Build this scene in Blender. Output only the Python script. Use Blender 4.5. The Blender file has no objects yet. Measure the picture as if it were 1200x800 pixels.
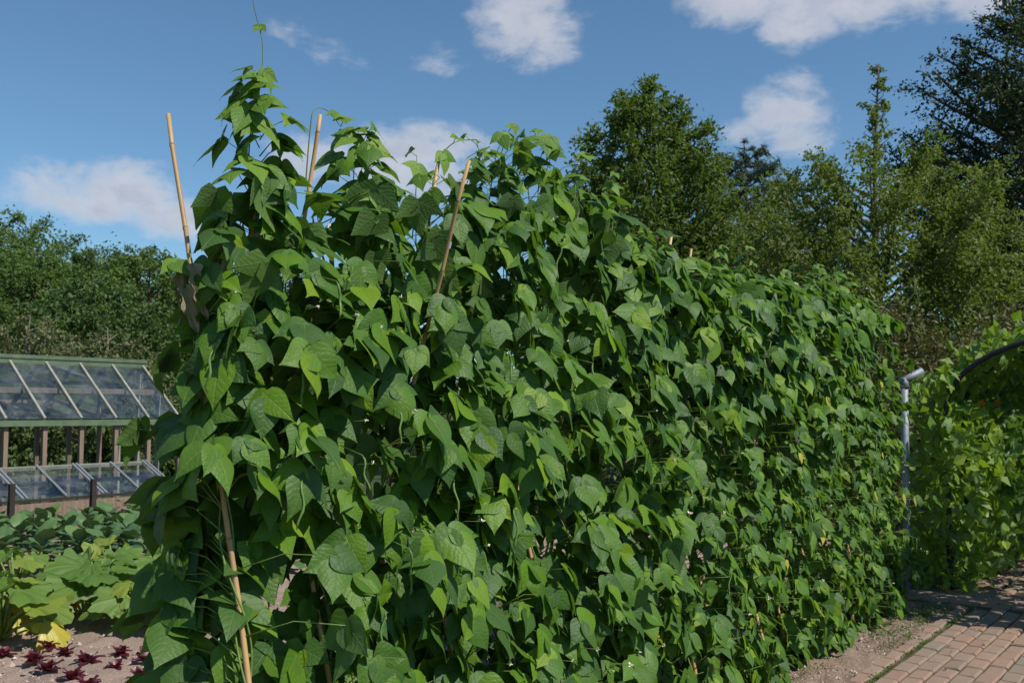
import bpy, math, random
import numpy as np
from mathutils import Vector, Matrix

# ------------------------------------------------------------------ camera, sky, sun
scene = bpy.context.scene
COL = scene.collection
cam = bpy.data.cameras.new('camera')
cam.sensor_width = 36.0
cam.lens = 35.0
cam.clip_end = 2000.0
cam.clip_start = 0.05
cam.dof.use_dof = True
cam.dof.focus_distance = 3.6
cam.dof.aperture_fstop = 9.0
camo = bpy.data.objects.new('camera', cam)
COL.objects.link(camo)
camo.location = (0, 0, 1.5)
camo.rotation_euler = (math.radians(90 + 3.92), 0, 0)
scene.camera = camo

SUN_EL = math.radians(50)
SUN_DIR = Vector((0.85 * math.cos(SUN_EL), -0.53 * math.cos(SUN_EL), math.sin(SUN_EL))).normalized()   # towards the sun
world = bpy.data.worlds.new('World')
scene.world = world
world.use_nodes = True


def nd(nt, t, **kw):
    n = nt.nodes.new(t)
    for k, v in kw.items():
        if k == 'ins':
            for i, val in v.items():
                if hasattr(val, 'node'):
                    nt.links.new(val, n.inputs[i])
                else:
                    n.inputs[i].default_value = val
        else:
            setattr(n, k, v)
    return n


def mth(nt, op, a, b=None, c=None, clamp=False):
    ins = {0: a}
    if b is not None:
        ins[1] = b
    if c is not None:
        ins[2] = c
    return nd(nt, 'ShaderNodeMath', operation=op, use_clamp=clamp, ins=ins).outputs[0]


def mixc(nt, f, a, b, mode='MIX'):
    m = nt.nodes.new('ShaderNodeMix')
    m.data_type = 'RGBA'
    m.blend_type = mode
    for i, v in ((0, f), (6, a), (7, b)):
        if hasattr(v, 'node'):
            nt.links.new(v, m.inputs[i])
        else:
            m.inputs[i].default_value = v
    return m.outputs[2]


def smooth(nt, x, a, b):
    return nd(nt, 'ShaderNodeMapRange', interpolation_type='SMOOTHSTEP', ins={0: x, 1: a, 2: b, 3: 0.0, 4: 1.0}).outputs[0]


def build_sky():
    nt = world.node_tree
    nt.nodes.clear()
    sky = nd(nt, 'ShaderNodeTexSky', sky_type='NISHITA', sun_disc=False, sun_elevation=SUN_EL,
             sun_rotation=math.atan2(SUN_DIR.x, SUN_DIR.y), altitude=50.0, air_density=1.0, dust_density=0.12, ozone_density=3.2)
    g = nd(nt, 'ShaderNodeTexCoord').outputs['Generated']
    sep = nd(nt, 'ShaderNodeSeparateXYZ', ins={0: g})
    az = mth(nt, 'DEGREES', mth(nt, 'ARCTAN2', sep.outputs[0], sep.outputs[1]))
    el = mth(nt, 'DEGREES', mth(nt, 'ARCSINE', sep.outputs[2]))
    # fair-weather cumulus: azimuth, elevation, half width, half height (degrees), thickness
    blobs = [(-22.5, 11.7, 5.0, 2.0, 1.0), (-18.6, 10.6, 3.2, 1.4, 0.95), (1.0, 22.0, 3.6, 2.6, 1.0), (-4.6, 19.6, 2.4, 1.2, 0.55),
             (-10.6, 20.2, 4.2, 1.4, 0.5), (13.0, 23.4, 3.8, 2.4, 1.2), (20.0, 23.6, 7.0, 3.2, 1.4), (28.0, 23.4, 6.5, 3.2, 1.4), (16.6, 20.9, 2.4, 1.6, 1.1),
             (16.0, 16.2, 2.6, 2.2, 0.95), (14.0, 15.2, 2.6, 1.2, 0.6), (-5.4, 14.0, 4.4, 2.2, 1.0), (-11.8, 13.8, 3.4, 1.7, 0.9), (-12.0, 24.2, 6.0, 1.5, 0.6)]
    rng = random.Random(5)
    for k in range(12):
        blobs.append((rng.uniform(40, 320), rng.uniform(9, 60), rng.uniform(4, 9), rng.uniform(2, 4), rng.uniform(0.6, 1.0)))
    mask = None
    for (a, e, ra, re, t) in blobs:
        a = (a + 180) % 360 - 180
        x = mth(nt, 'MULTIPLY', mth(nt, 'SUBTRACT', az, a), 1 / ra)
        y = mth(nt, 'MULTIPLY', mth(nt, 'SUBTRACT', el, e), 1 / re)
        d2 = mth(nt, 'ADD', mth(nt, 'MULTIPLY', x, x), mth(nt, 'MULTIPLY', y, y))
        b = mth(nt, 'MULTIPLY', mth(nt, 'MAXIMUM', mth(nt, 'SUBTRACT', 1.0, mth(nt, 'MULTIPLY', d2, 0.55)), 0.0), t)
        mask = b if mask is None else mth(nt, 'MAXIMUM', mask, b)
    mp = nd(nt, 'ShaderNodeMapping', ins={0: g, 3: (1, 1, 1.7)})
    n1 = nd(nt, 'ShaderNodeTexNoise', ins={0: mp.outputs[0], 2: 11.0, 3: 9.0, 4: 0.6, 8: 0.35}).outputs[0]
    n2 = nd(nt, 'ShaderNodeTexNoise', ins={0: mp.outputs[0], 2: 34.0, 3: 5.0, 4: 0.6}).outputs[0]
    dens = mth(nt, 'ADD', mth(nt, 'MULTIPLY', mask, 0.72), mth(nt, 'ADD', mth(nt, 'MULTIPLY', mth(nt, 'SUBTRACT', n1, 0.5), 1.35), mth(nt, 'MULTIPLY', mth(nt, 'SUBTRACT', n2, 0.5), 0.55)))
    alpha = smooth(nt, dens, 0.25, 0.82)
    alpha = mth(nt, 'MULTIPLY', alpha, smooth(nt, mask, 0.0, 0.35))
    # thick cores look a little greyer than the sunlit margins
    core = smooth(nt, mth(nt, 'ADD', dens, mth(nt, 'MULTIPLY', mth(nt, 'SUBTRACT', n2, 0.5), 0.6)), 0.45, 1.0)
    cc = mixc(nt, core, (5.9, 6.0, 6.5, 1), (4.2, 4.6, 5.5, 1))
    skyc = mixc(nt, 1.0, sky.outputs[0], (0.80, 1.0, 1.05, 1), 'MULTIPLY')
    col = mixc(nt, mth(nt, 'MULTIPLY', alpha, 0.93), skyc, cc)
    bg = nd(nt, 'ShaderNodeBackground', ins={0: col, 1: 0.105})
    out = nd(nt, 'ShaderNodeOutputWorld')
    nt.links.new(bg.outputs[0], out.inputs[0])


build_sky()
sun = bpy.data.lights.new('sun', 'SUN')
sun.energy = 5.0
sun.angle = math.radians(0.53)
sun.color = (1.0, 0.95, 0.86)
suno = bpy.data.objects.new('sun', sun)
COL.objects.link(suno)
suno.rotation_euler = SUN_DIR.to_track_quat('Z', 'Y').to_euler()
suno.location = SUN_DIR * 60
scene.view_settings.view_transform = 'Standard'
scene.view_settings.look = 'None'
scene.view_settings.gamma = 1.0
scene.view_settings.use_curve_mapping = False
scene.view_settings.exposure = 0.06
scene.cycles.max_bounces = 6
scene.cycles.diffuse_bounces = 3
scene.cycles.transparent_max_bounces = 12

# ------------------------------------------------------------------ garden frame: s along the bean row, t towards the path
TH = math.radians(36.32)
D = Vector((math.sin(TH), math.cos(TH), 0))
N = Vector((math.cos(TH), -math.sin(TH), 0))
UP = Vector((0, 0, 1))
O = Vector((-0.6436, 2.931, 0))
ROT = math.atan2(D.y, D.x)


def R(s, t, z=0.0):
    return O + D * s + N * t + UP * z


def to_st(p):
    q = Vector((p[0], p[1], 0)) - O
    return q.dot(D), q.dot(N)


def in_view(p, m=0.06):
    """rough test that a point lies in the camera's field (only used to choose what to build singly)"""
    c, s_ = math.cos(math.radians(3.92)), math.sin(math.radians(3.92))
    f = p[1] * c + (p[2] - 1.5) * s_
    if f < 0.3:
        return False
    return abs(p[0] / f) < 0.514 + m and abs((-p[1] * s_ + (p[2] - 1.5) * c) / f) < 0.343 + m


# ------------------------------------------------------------------ materials
def new_mat(name):
    m = bpy.data.materials.new(name)
    m.use_nodes = True
    m.node_tree.nodes.clear()
    return m, m.node_tree


def finish(nt, sh):
    o = nd(nt, 'ShaderNodeOutputMaterial')
    nt.links.new(sh, o.inputs[0])


def principled(nt, col, rough=0.6, normal=None, spec=0.5, metallic=0.0):
    p = nd(nt, 'ShaderNodeBsdfPrincipled', ins={'Base Color': col, 'Roughness': rough, 'Specular IOR Level': spec, 'Metallic': metallic})
    if normal is not None:
        nt.links.new(normal, p.inputs['Normal'])
    return p.outputs[0]


def rnd_tint(nt):
    """0..1 random value of each leaf: object random for single leaves, tint attribute inside a joined mesh"""
    a = nd(nt, 'ShaderNodeAttribute', attribute_name='tint').outputs['Fac']
    r = nd(nt, 'ShaderNodeObjectInfo').outputs['Random']
    return mth(nt, 'FRACT', mth(nt, 'ADD', a, r))


def ramp(nt, f, stops):
    r = nd(nt, 'ShaderNodeValToRGB', ins={0: f})
    e = r.color_ramp.elements
    while len(e) < len(stops):
        e.new(0.5)
    for k, (p, c) in enumerate(stops):
        e[k].position = p
        e[k].color = (*c, 1)
    return r.outputs[0]


def leaf_mat(name, stops, veins=True, transl=0.3, rough=0.42, spec=0.5, vein_col=(0.16, 0.24, 0.06), back=(0.11, 0.17, 0.06), tcol=(0.14, 0.28, 0.02), nlat=5.5, slope=4.0):
    m, nt = new_mat(name)
    rv = rnd_tint(nt)
    col = ramp(nt, rv, stops)
    normal = None
    if veins:
        uv = nd(nt, 'ShaderNodeUVMap').outputs[0]
        sp = nd(nt, 'ShaderNodeSeparateXYZ', ins={0: uv})
        a = mth(nt, 'ABSOLUTE', mth(nt, 'SUBTRACT', sp.outputs[0], 0.5))
        q = mth(nt, 'SUBTRACT', mth(nt, 'MULTIPLY', sp.outputs[1], nlat), mth(nt, 'MULTIPLY', a, slope))
        wob = nd(nt, 'ShaderNodeTexNoise', ins={0: uv, 2: 3.5, 3: 2.0}).outputs[0]
        q = mth(nt, 'ADD', mth(nt, 'SUBTRACT', q, mth(nt, 'MULTIPLY', mth(nt, 'MULTIPLY', a, a), 6.0)), mth(nt, 'ADD', mth(nt, 'MULTIPLY', wob, 1.6), mth(nt, 'MULTIPLY', nd(nt, 'ShaderNodeObjectInfo').outputs['Random'], 5.0)))
        tri = mth(nt, 'ABSOLUTE', mth(nt, 'SUBTRACT', mth(nt, 'FRACT', q), 0.5))       # 0.5 on a side vein
        side = smooth(nt, tri, 0.40, 0.5)
        mid = smooth(nt, a, 0.022, 0.004)
        v = mth(nt, 'MAXIMUM', mth(nt, 'MULTIPLY', side, 0.28), mid)
        col = mixc(nt, mth(nt, 'MULTIPLY', v, 0.3), col, (*vein_col, 1))
        nz = nd(nt, 'ShaderNodeTexNoise', ins={0: uv, 2: 14.0, 3: 3.0})
        hgt = mth(nt, 'ADD', mth(nt, 'SUBTRACT', mth(nt, 'MULTIPLY', mth(nt, 'MULTIPLY', tri, tri), -1.2), mth(nt, 'MULTIPLY', mid, 0.5)), mth(nt, 'MULTIPLY', nz.outputs[0], 0.8))
        normal = nd(nt, 'ShaderNodeBump', ins={'Strength': 0.45, 'Distance': 0.005, 'Height': hgt}).outputs[0]
        blot = smooth(nt, nd(nt, 'ShaderNodeTexNoise', ins={0: nd(nt, 'ShaderNodeTexCoord').outputs['Object'], 2: 25.0, 3: 4.0}).outputs[0], 0.42, 0.75)
        col = mixc(nt, mth(nt, 'MULTIPLY', blot, 0.35), col, mixc(nt, 0.5, col, (0.12, 0.16, 0.03, 1)))
    bf = nd(nt, 'ShaderNodeNewGeometry').outputs['Backfacing']
    col = mixc(nt, mth(nt, 'MULTIPLY', bf, 0.6), col, (*back, 1))
    p = principled(nt, col, rough, normal, spec)
    t = nd(nt, 'ShaderNodeBsdfTranslucent', ins={0: (*tcol, 1)})
    if normal is not None:
        nt.links.new(normal, t.inputs['Normal'])
    mx = nd(nt, 'ShaderNodeMixShader', ins={0: transl, 1: p, 2: t.outputs[0]})
    finish(nt, mx.outputs[0])
    return m


def plain_mat(name, col, rough=0.6, var=0.25, scale=8.0, bump=0.0, bscale=40.0, stretch=(1, 1, 1), spec=0.4, metallic=0.0, col2=None, rand=0.0, bdist=0.004):
    m, nt = new_mat(name)
    tc = nd(nt, 'ShaderNodeTexCoord').outputs['Object']
    mp = nd(nt, 'ShaderNodeMapping', ins={0: tc, 3: stretch}).outputs[0]
    n1 = nd(nt, 'ShaderNodeTexNoise', ins={0: mp, 2: scale, 3: 6.0, 4: 0.65}).outputs[0]
    c2 = col2 or tuple(c * (1 - var) for c in col)
    c = mixc(nt, smooth(nt, n1, 0.3, 0.7), (*col, 1), (*c2, 1))
    if rand:
        rv = rnd_tint(nt)
        c = mixc(nt, 1.0, c, ramp(nt, rv, [(0, (1 - rand, 1 - rand, 1 - rand * 0.9)), (1, (1 + rand, 1 + rand, 1 + rand))]), 'MULTIPLY')
    normal = None
    if bump:
        n2 = nd(nt, 'ShaderNodeTexNoise', ins={0: mp, 2: bscale, 3: 5.0, 4: 0.7}).outputs[0]
        normal = nd(nt, 'ShaderNodeBump', ins={'Strength': bump, 'Distance': bdist, 'Height': n2}).outputs[0]
    finish(nt, principled(nt, c, rough, normal, spec, metallic))
    return m


def glass_mat(name, refl=0.10, tint=(0.86, 0.92, 0.92)):
    m, nt = new_mat(name)
    fr = nd(nt, 'ShaderNodeFresnel', ins={0: 1.5}).outputs[0]
    tc = nd(nt, 'ShaderNodeTexCoord').outputs['Object']
    dirt = nd(nt, 'ShaderNodeTexNoise', ins={0: tc, 2: 3.5, 3: 6.0, 4: 0.7}).outputs[0]
    tr = nd(nt, 'ShaderNodeBsdfTransparent', ins={0: (*tint, 1)})
    gl = nd(nt, 'ShaderNodeBsdfGlossy', ins={0: (1, 1, 1, 1), 'Roughness': 0.03})
    df = nd(nt, 'ShaderNodeBsdfDiffuse', ins={0: (0.35, 0.38, 0.38, 1)})
    a = nd(nt, 'ShaderNodeMixShader', ins={0: mth(nt, 'ADD', fr, refl), 1: tr.outputs[0], 2: gl.outputs[0]})
    b = nd(nt, 'ShaderNodeMixShader', ins={0: mth(nt, 'MULTIPLY', smooth(nt, dirt, 0.35, 0.8), 0.22), 1: a.outputs[0], 2: df.outputs[0]})
    finish(nt, b.outputs[0])
    return m


def soil_mat(name, c1, c2, c3):
    m, nt = new_mat(name)
    tc = nd(nt, 'ShaderNodeTexCoord').outputs['Object']
    n1 = nd(nt, 'ShaderNodeTexNoise', ins={0: tc, 2: 2.2, 3: 8.0, 4: 0.7}).outputs[0]
    n2 = nd(nt, 'ShaderNodeTexNoise', ins={0: tc, 2: 60.0, 3: 4.0, 4: 0.7}).outputs[0]
    c = mixc(nt, smooth(nt, n1, 0.3, 0.7), (*c1, 1), (*c2, 1))
    c = mixc(nt, mth(nt, 'MULTIPLY', smooth(nt, n2, 0.5, 0.72), 0.7), c, (*c3, 1))
    b = nd(nt, 'ShaderNodeBump', ins={'Strength': 0.9, 'Distance': 0.02, 'Height': mth(nt, 'ADD', n2, n1)}).outputs[0]
    finish(nt, principled(nt, c, 0.95, b, 0.15))
    return m


BEAN = leaf_mat('bean_leaf', [(0.0, (0.044, 0.102, 0.026)), (0.25, (0.056, 0.128, 0.024)), (0.50, (0.072, 0.158, 0.020)), (0.72, (0.090, 0.188, 0.016)), (0.90, (0.120, 0.230, 0.013)), (1.0, (0.175, 0.27, 0.014))], rough=0.48, spec=0.28, tcol=(0.17, 0.33, 0.02))
BEANY = leaf_mat('young_bean_leaf', [(0.0, (0.085, 0.18, 0.025)), (1.0, (0.16, 0.27, 0.035))], tcol=(0.22, 0.38, 0.03), rough=0.5, spec=0.3)
DRY = leaf_mat('withered_leaf', [(0.0, (0.36, 0.30, 0.19)), (1.0, (0.26, 0.24, 0.13))], transl=0.15, vein_col=(0.35, 0.3, 0.18), back=(0.3, 0.25, 0.16), tcol=(0.3, 0.22, 0.08), rough=0.8)
YELL = leaf_mat('yellowed_leaf', [(0.0, (0.5, 0.42, 0.05)), (1.0, (0.40, 0.40, 0.07))], vein_col=(0.45, 0.45, 0.15), back=(0.5, 0.45, 0.15), tcol=(0.5, 0.42, 0.03))
VINE = plain_mat('bean_vine', (0.17, 0.26, 0.05), 0.6, 0.4, 30)
POD = plain_mat('bean_pod', (0.13, 0.24, 0.05), 0.5, 0.25, 60)
PETAL = plain_mat('petal', (0.66, 0.62, 0.48), 0.7, 0.1, 50)
PURPLE = plain_mat('purple_petal', (0.35, 0.16, 0.35), 0.7, 0.2, 50)
ORANGE = plain_mat('orange_petal', (0.80, 0.30, 0.02), 0.6, 0.25, 60)
CANE = plain_mat('bamboo', (0.58, 0.36, 0.16), 0.5, 0.35, 6, 0.2, 50, (3, 3, 0.5), rand=0.22)
CANEN = plain_mat('bamboo_node', (0.30, 0.19, 0.09), 0.7, 0.4, 20)
SOIL = soil_mat('garden_soil', (0.36, 0.265, 0.215), (0.27, 0.195, 0.155), (0.48, 0.38, 0.32))
SOILD = soil_mat('bean_bed_soil', (0.30, 0.215, 0.165), (0.22, 0.155, 0.115), (0.42, 0.33, 0.26))
STONE = plain_mat('pebble', (0.42, 0.34, 0.28), 0.9, 0.4, 12, rand=0.45)
GRASS = plain_mat('rough_grass', (0.055, 0.085, 0.022), 0.9, 0.4, 1.5, 0.8, 30, bdist=0.05)
WEED = leaf_mat('weed', [(0, (0.06, 0.12, 0.02)), (1, (0.13, 0.17, 0.04))], veins=False)
MOSSJ = soil_mat('mossy_joint', (0.10, 0.095, 0.05), (0.075, 0.09, 0.03), (0.17, 0.14, 0.10))


def brick_mat():
    m, nt = new_mat('brick_paver')
    rv = rnd_tint(nt)
    base = ramp(nt, rv, [(0.0, (0.28, 0.165, 0.12)), (0.25, (0.31, 0.19, 0.135)), (0.5, (0.27, 0.185, 0.135)), (0.72, (0.22, 0.175, 0.14)), (0.88, (0.33, 0.21, 0.145)), (1.0, (0.19, 0.15, 0.12))])
    tc = nd(nt, 'ShaderNodeTexCoord').outputs['Object']
    off = nd(nt, 'ShaderNodeVectorMath', operation='ADD', ins={0: tc, 1: nd(nt, 'ShaderNodeCombineXYZ', ins={0: mth(nt, 'MULTIPLY', rv, 91.0), 1: mth(nt, 'MULTIPLY', rv, 37.0)}).outputs[0]}).outputs[0]
    n1 = nd(nt, 'ShaderNodeTexNoise', ins={0: off, 2: 14.0, 3: 6.0, 4: 0.7}).outputs[0]
    n2 = nd(nt, 'ShaderNodeTexNoise', ins={0: off, 2: 120.0, 3: 4.0}).outputs[0]
    c = mixc(nt, mth(nt, 'MULTIPLY', smooth(nt, n1, 0.38, 0.75), 0.8), base, (0.24, 0.21, 0.17, 1))
    c = mixc(nt, mth(nt, 'MULTIPLY', smooth(nt, n2, 0.55, 0.8), 0.35), c, (0.12, 0.09, 0.07, 1))
    b = nd(nt, 'ShaderNodeBump', ins={'Strength': 0.7, 'Distance': 0.004, 'Height': mth(nt, 'ADD', n1, mth(nt, 'MULTIPLY', n2, 0.6))}).outputs[0]
    finish(nt, principled(nt, c, 0.85, b, 0.25))
    return m


BRICK = brick_mat()
WOOD = plain_mat('weathered_wood', (0.26, 0.185, 0.14), 0.8, 0.35, 5, 0.4, 30, (6, 6, 0.6))
WOODD = plain_mat('dark_wood', (0.035, 0.028, 0.024), 0.8, 0.4, 6, 0.3, 30)
GREENP = plain_mat('green_paint', (0.115, 0.165, 0.10), 0.55, 0.3, 7, 0.15, 40)
RAFT = plain_mat('pale_paint', (0.30, 0.30, 0.25), 0.6, 0.3, 9)
ALU = plain_mat('aluminium_bar', (0.42, 0.44, 0.46), 0.35, 0.15, 10, metallic=0.6)
GALV = plain_mat('galvanised_steel', (0.26, 0.29, 0.34), 0.55, 0.25, 14, 0.1, 40, metallic=0.2)
BLACKM = plain_mat('dark_metal', (0.03, 0.032, 0.036), 0.5, 0.3, 10)
GLASS = glass_mat('greenhouse_glass', 0.09)
BARK = plain_mat('bark', (0.10, 0.08, 0.06), 0.9, 0.5, 4, 0.8, 12, (4, 4, 0.8), bdist=0.03)
BARKP = plain_mat('pale_bark', (0.20, 0.17, 0.13), 0.9, 0.4, 4, 0.6, 12, (4, 4, 0.8), bdist=0.03)


def tree_leaf(name, c1, c2, c3, tcol, transl=0.28, rough=0.55):
    return leaf_mat(name, [(0.0, c1), (0.5, c2), (1.0, c3)], veins=False, transl=transl, rough=rough, back=tuple(x * 1.3 + 0.01 for x in c2), tcol=tcol, spec=0.35)


T_OAK = tree_leaf('woodland_leaf', (0.064, 0.117, 0.031), (0.095, 0.161, 0.039), (0.161, 0.223, 0.054), (0.150, 0.256, 0.021), 0.4)
T_OAK2 = tree_leaf('dark_woodland_leaf', (0.052, 0.099, 0.033), (0.079, 0.135, 0.038), (0.122, 0.187, 0.052), (0.117, 0.211, 0.023), 0.4)
T_MID = tree_leaf('field_tree_leaf', (0.057, 0.096, 0.020), (0.086, 0.135, 0.026), (0.143, 0.185, 0.040), (0.156, 0.243, 0.014), 0.4)
T_HORN = tree_leaf('olive_leaf', (0.072, 0.110, 0.024), (0.110, 0.154, 0.030), (0.178, 0.202, 0.043), (0.182, 0.259, 0.019), 0.4)
T_DARK = tree_leaf('dark_leaf', (0.018, 0.034, 0.013), (0.027, 0.048, 0.015), (0.048, 0.069, 0.020), (0.037, 0.069, 0.010))
T_PINE = tree_leaf('pine_needle', (0.070, 0.105, 0.068), (0.095, 0.135, 0.085), (0.135, 0.175, 0.105), (0.08, 0.13, 0.05), 0.15)
T_PALE = tree_leaf('pale_shrub_leaf', (0.090, 0.110, 0.042), (0.135, 0.150, 0.062), (0.19, 0.19, 0.09), (0.15, 0.18, 0.03))
T_COPP = tree_leaf('copper_hedge_leaf', (0.090, 0.060, 0.045), (0.105, 0.113, 0.038), (0.164, 0.149, 0.053), (0.149, 0.120, 0.030))
T_HEDGE = tree_leaf('hedge_leaf', (0.046, 0.081, 0.019), (0.072, 0.117, 0.026), (0.111, 0.156, 0.039), (0.104, 0.169, 0.013))
SQ = leaf_mat('squash_vine_leaf', [(0, (0.07, 0.15, 0.02)), (0.5, (0.12, 0.225, 0.025)), (1, (0.23, 0.33, 0.03))], tcol=(0.300, 0.475, 0.025), transl=0.35, nlat=4.0, slope=3.0, rough=0.55, vein_col=(0.250, 0.350, 0.088), back=(0.175, 0.250, 0.075))
SQD = leaf_mat('dark_squash_leaf', [(0, (0.053, 0.128, 0.027)), (1, (0.112, 0.225, 0.042))], tcol=(0.180, 0.360, 0.030), nlat=4.0, slope=3.0, rough=0.55, vein_col=(0.195, 0.300, 0.090))
COURG = leaf_mat('courgette_leaf', [(0, (0.07, 0.15, 0.022)), (0.6, (0.11, 0.20, 0.026)), (1.0, (0.22, 0.27, 0.03))], tcol=(0.2, 0.34, 0.03), nlat=4.0, slope=3.0, rough=0.6, vein_col=(0.25, 0.32, 0.14), back=(0.2, 0.26, 0.12))
COURGP = leaf_mat('pale_courgette_leaf', [(0, (0.22, 0.28, 0.11)), (1, (0.28, 0.33, 0.12))], nlat=4.0, slope=3.0, rough=0.65, vein_col=(0.36, 0.4, 0.2), back=(0.28, 0.33, 0.16), tcol=(0.3, 0.4, 0.06))
CABB = leaf_mat('brassica_leaf', [(0, (0.05, 0.11, 0.04)), (0.6, (0.08, 0.155, 0.05)), (1.0, (0.12, 0.20, 0.055))], transl=0.15, nlat=5.0, slope=3.5, rough=0.5, vein_col=(0.2, 0.27, 0.15), back=(0.16, 0.22, 0.12), tcol=(0.12, 0.22, 0.04))
LETT = leaf_mat('red_lettuce_leaf', [(0, (0.07, 0.012, 0.022)), (0.6, (0.11, 0.02, 0.035)), (1, (0.17, 0.045, 0.06))], veins=False, tcol=(0.2, 0.02, 0.04), back=(0.2, 0.06, 0.07))


# ------------------------------------------------------------------ mesh helpers
class MB:
    """collects vertices and faces of ONE mesh"""
    def __init__(self):
        self.v, self.f, self.mi = [], [], []

    def add(self, vs, fs, mi=0):
        o = len(self.v)
        self.v += [tuple(p) for p in vs]
        self.f += [tuple(o + i for i in q) for q in fs]
        self.mi += [mi] * len(fs)

    def box(self, c, half, M=None, mi=0, ch=0.0):
        hx, hy, hz = half
        vs = [Vector((sx * hx, sy * hy, sz * hz)) for sz in (-1, 1) for sy in (-1, 1) for sx in (-1, 1)]
        vs = [(M @ p if M else p) + Vector(c) for p in vs]
        self.add(vs, [(0, 2, 3, 1), (4, 5, 7, 6), (0, 1, 5, 4), (2, 6, 7, 3), (0, 4, 6, 2), (1, 3, 7, 5)], mi)

    def tube(self, pts, rad, n=5, mi=0, cap=True):
        pts = [Vector(p) for p in pts]
        if not hasattr(rad, '__len__'):
            rad = [rad] * len(pts)
        rings = []
        prev = None
        for i, p in enumerate(pts):
            d = (pts[min(i + 1, len(pts) - 1)] - pts[max(i - 1, 0)])
            if d.length < 1e-9:
                d = Vector((0, 0, 1))
            d.normalize()
            if prev is None:
                a = d.orthogonal().normalized()
            else:
                a = prev - d * prev.dot(d)
                a = a.normalized() if a.length > 1e-6 else d.orthogonal().normalized()
            prev = a
            b = d.cross(a)
            rings.append([p + (a * math.cos(k * 2 * math.pi / n) + b * math.sin(k * 2 * math.pi / n)) * rad[i] for k in range(n)])
        vs = [q for r in rings for q in r]
        fs = []
        for i in range(len(rings) - 1):
            for k in range(n):
                k2 = (k + 1) % n
                fs.append((i * n + k, i * n + k2, (i + 1) * n + k2, (i + 1) * n + k))
        if cap:
            fs.append(tuple(range(n - 1, -1, -1)))
            fs.append(tuple((len(rings) - 1) * n + k for k in range(n)))
        self.add(vs, fs, mi)

    def beam(self, a, b, w, h, up=UP, mi=0):
        """rectangular bar from a to b, w across, h along 'up'"""
        a, b = Vector(a), Vector(b)
        d = (b - a).normalized()
        x = d.cross(up).normalized()
        u = x.cross(d).normalized()
        vs = []
        for p in (a, b):
            for i, j in ((-1, -1), (1, -1), (1, 1), (-1, 1)):
                vs.append(p + x * (i * w / 2) + u * (j * h / 2))
        self.add(vs, [(3, 2, 1, 0), (4, 5, 6, 7), (0, 1, 5, 4), (1, 2, 6, 5), (2, 3, 7, 6), (3, 0, 4, 7)], mi)

    def mesh(self, name, mats, smooth_=True):
        me = bpy.data.meshes.new(name)
        me.from_pydata(self.v, [], self.f)
        for m in (mats if isinstance(mats, (list, tuple)) else [mats]):
            me.materials.append(m)
        if len(set(self.mi)) > 1:
            me.polygons.foreach_set('material_index', self.mi)
        if smooth_:
            me.polygons.foreach_set('use_smooth', [True] * len(me.polygons))
        me.update()
        return me


def obj(name, me, parent=None, loc=None, mat=None):
    o = bpy.data.objects.new(name, me)
    COL.objects.link(o)
    if parent is not None:
        o.parent = parent
    if mat is not None:
        o.matrix_local = mat
    elif loc is not None:
        o.location = loc
    return o


def thing(name, label, cat, loc=(0, 0, 0), group=None, rotz=0.0):
    o = obj(name, None, None, loc)
    o.rotation_euler = (0, 0, rotz)
    o.empty_display_size = 0.1
    tag(o, label, cat, group)
    return o


def tag(o, label, cat, group=None):
    o['label'] = label
    o['category'] = cat
    if group:
        o['group'] = group
    return o


def struct(name, me, loc=None):
    o = obj(name, me, None, loc)
    o['kind'] = 'structure'
    return o


def stuff(o):
    o['kind'] = 'stuff'
    return o


def big_mesh(name, V, F, mat, tint=None, uv=None, smooth_=True):
    """V (n,3), F (m,k) arrays -> mesh, quickly"""
    me = bpy.data.meshes.new(name)
    m, k = F.shape
    me.vertices.add(len(V))
    me.vertices.foreach_set('co', np.asarray(V, np.float32).ravel())
    me.loops.add(m * k)
    me.loops.foreach_set('vertex_index', np.asarray(F, np.int32).ravel())
    me.polygons.add(m)
    me.polygons.foreach_set('loop_start', np.arange(0, m * k, k, dtype=np.int32))
    me.polygons.foreach_set('use_smooth', np.full(m, smooth_))
    if tint is not None:
        a = me.attributes.new('tint', 'FLOAT', 'FACE')
        a.data.foreach_set('value', np.asarray(tint, np.float32))
    if uv is not None:
        l = me.uv_layers.new(name='UVMap')
        l.data.foreach_set('uv', np.asarray(uv, np.float32)[np.asarray(F).ravel()].ravel())
    me.update(calc_edges=True)
    me.validate()
    me.materials.append(mat)
    return me


# ------------------------------------------------------------------ leaf shapes: base at the origin, tip along +Y, upper side +Z
def leaf_grid(halfw, seed, rows=8, cols=3, fold=0.25, tip=0.25, wave=0.03, side_droop=0.2, basebow=0.0, skew=0.0):
    rng = random.Random(seed)
    V, UV, F = [], [], []
    ph = rng.uniform(0, 6)
    for i in range(rows + 1):
        v = i / rows
        v = v ** 1.3
        w = halfw(v)
        for j in range(-cols, cols + 1):
            a = j / cols
            x = w * a
            y = v - basebow * abs(a) ** 2 * (1 - v) ** 3
            z = fold * abs(x) - side_droop * x * x * 2.2 - tip * v * v + 0.10 * v + wave * math.sin(ph + v * 9 + a * 2.5) * abs(a) ** 1.5
            V.append((x + skew * v * v, y, z))
            UV.append((0.5 + x, v))
    n = 2 * cols + 1
    for i in range(rows):
        for j in range(2 * cols):
            F.append((i * n + j, i * n + j + 1, (i + 1) * n + j + 1, (i + 1) * n + j))
    return np.array(V), np.array(F), np.array(UV)


def w_bean(v, k=1.0):
    v = min(max(v, 0.0), 1.0)
    return 0.425 * k * (v ** 0.43 * (1 - v) ** 1.5) / 0.355 + 0.003


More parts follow.
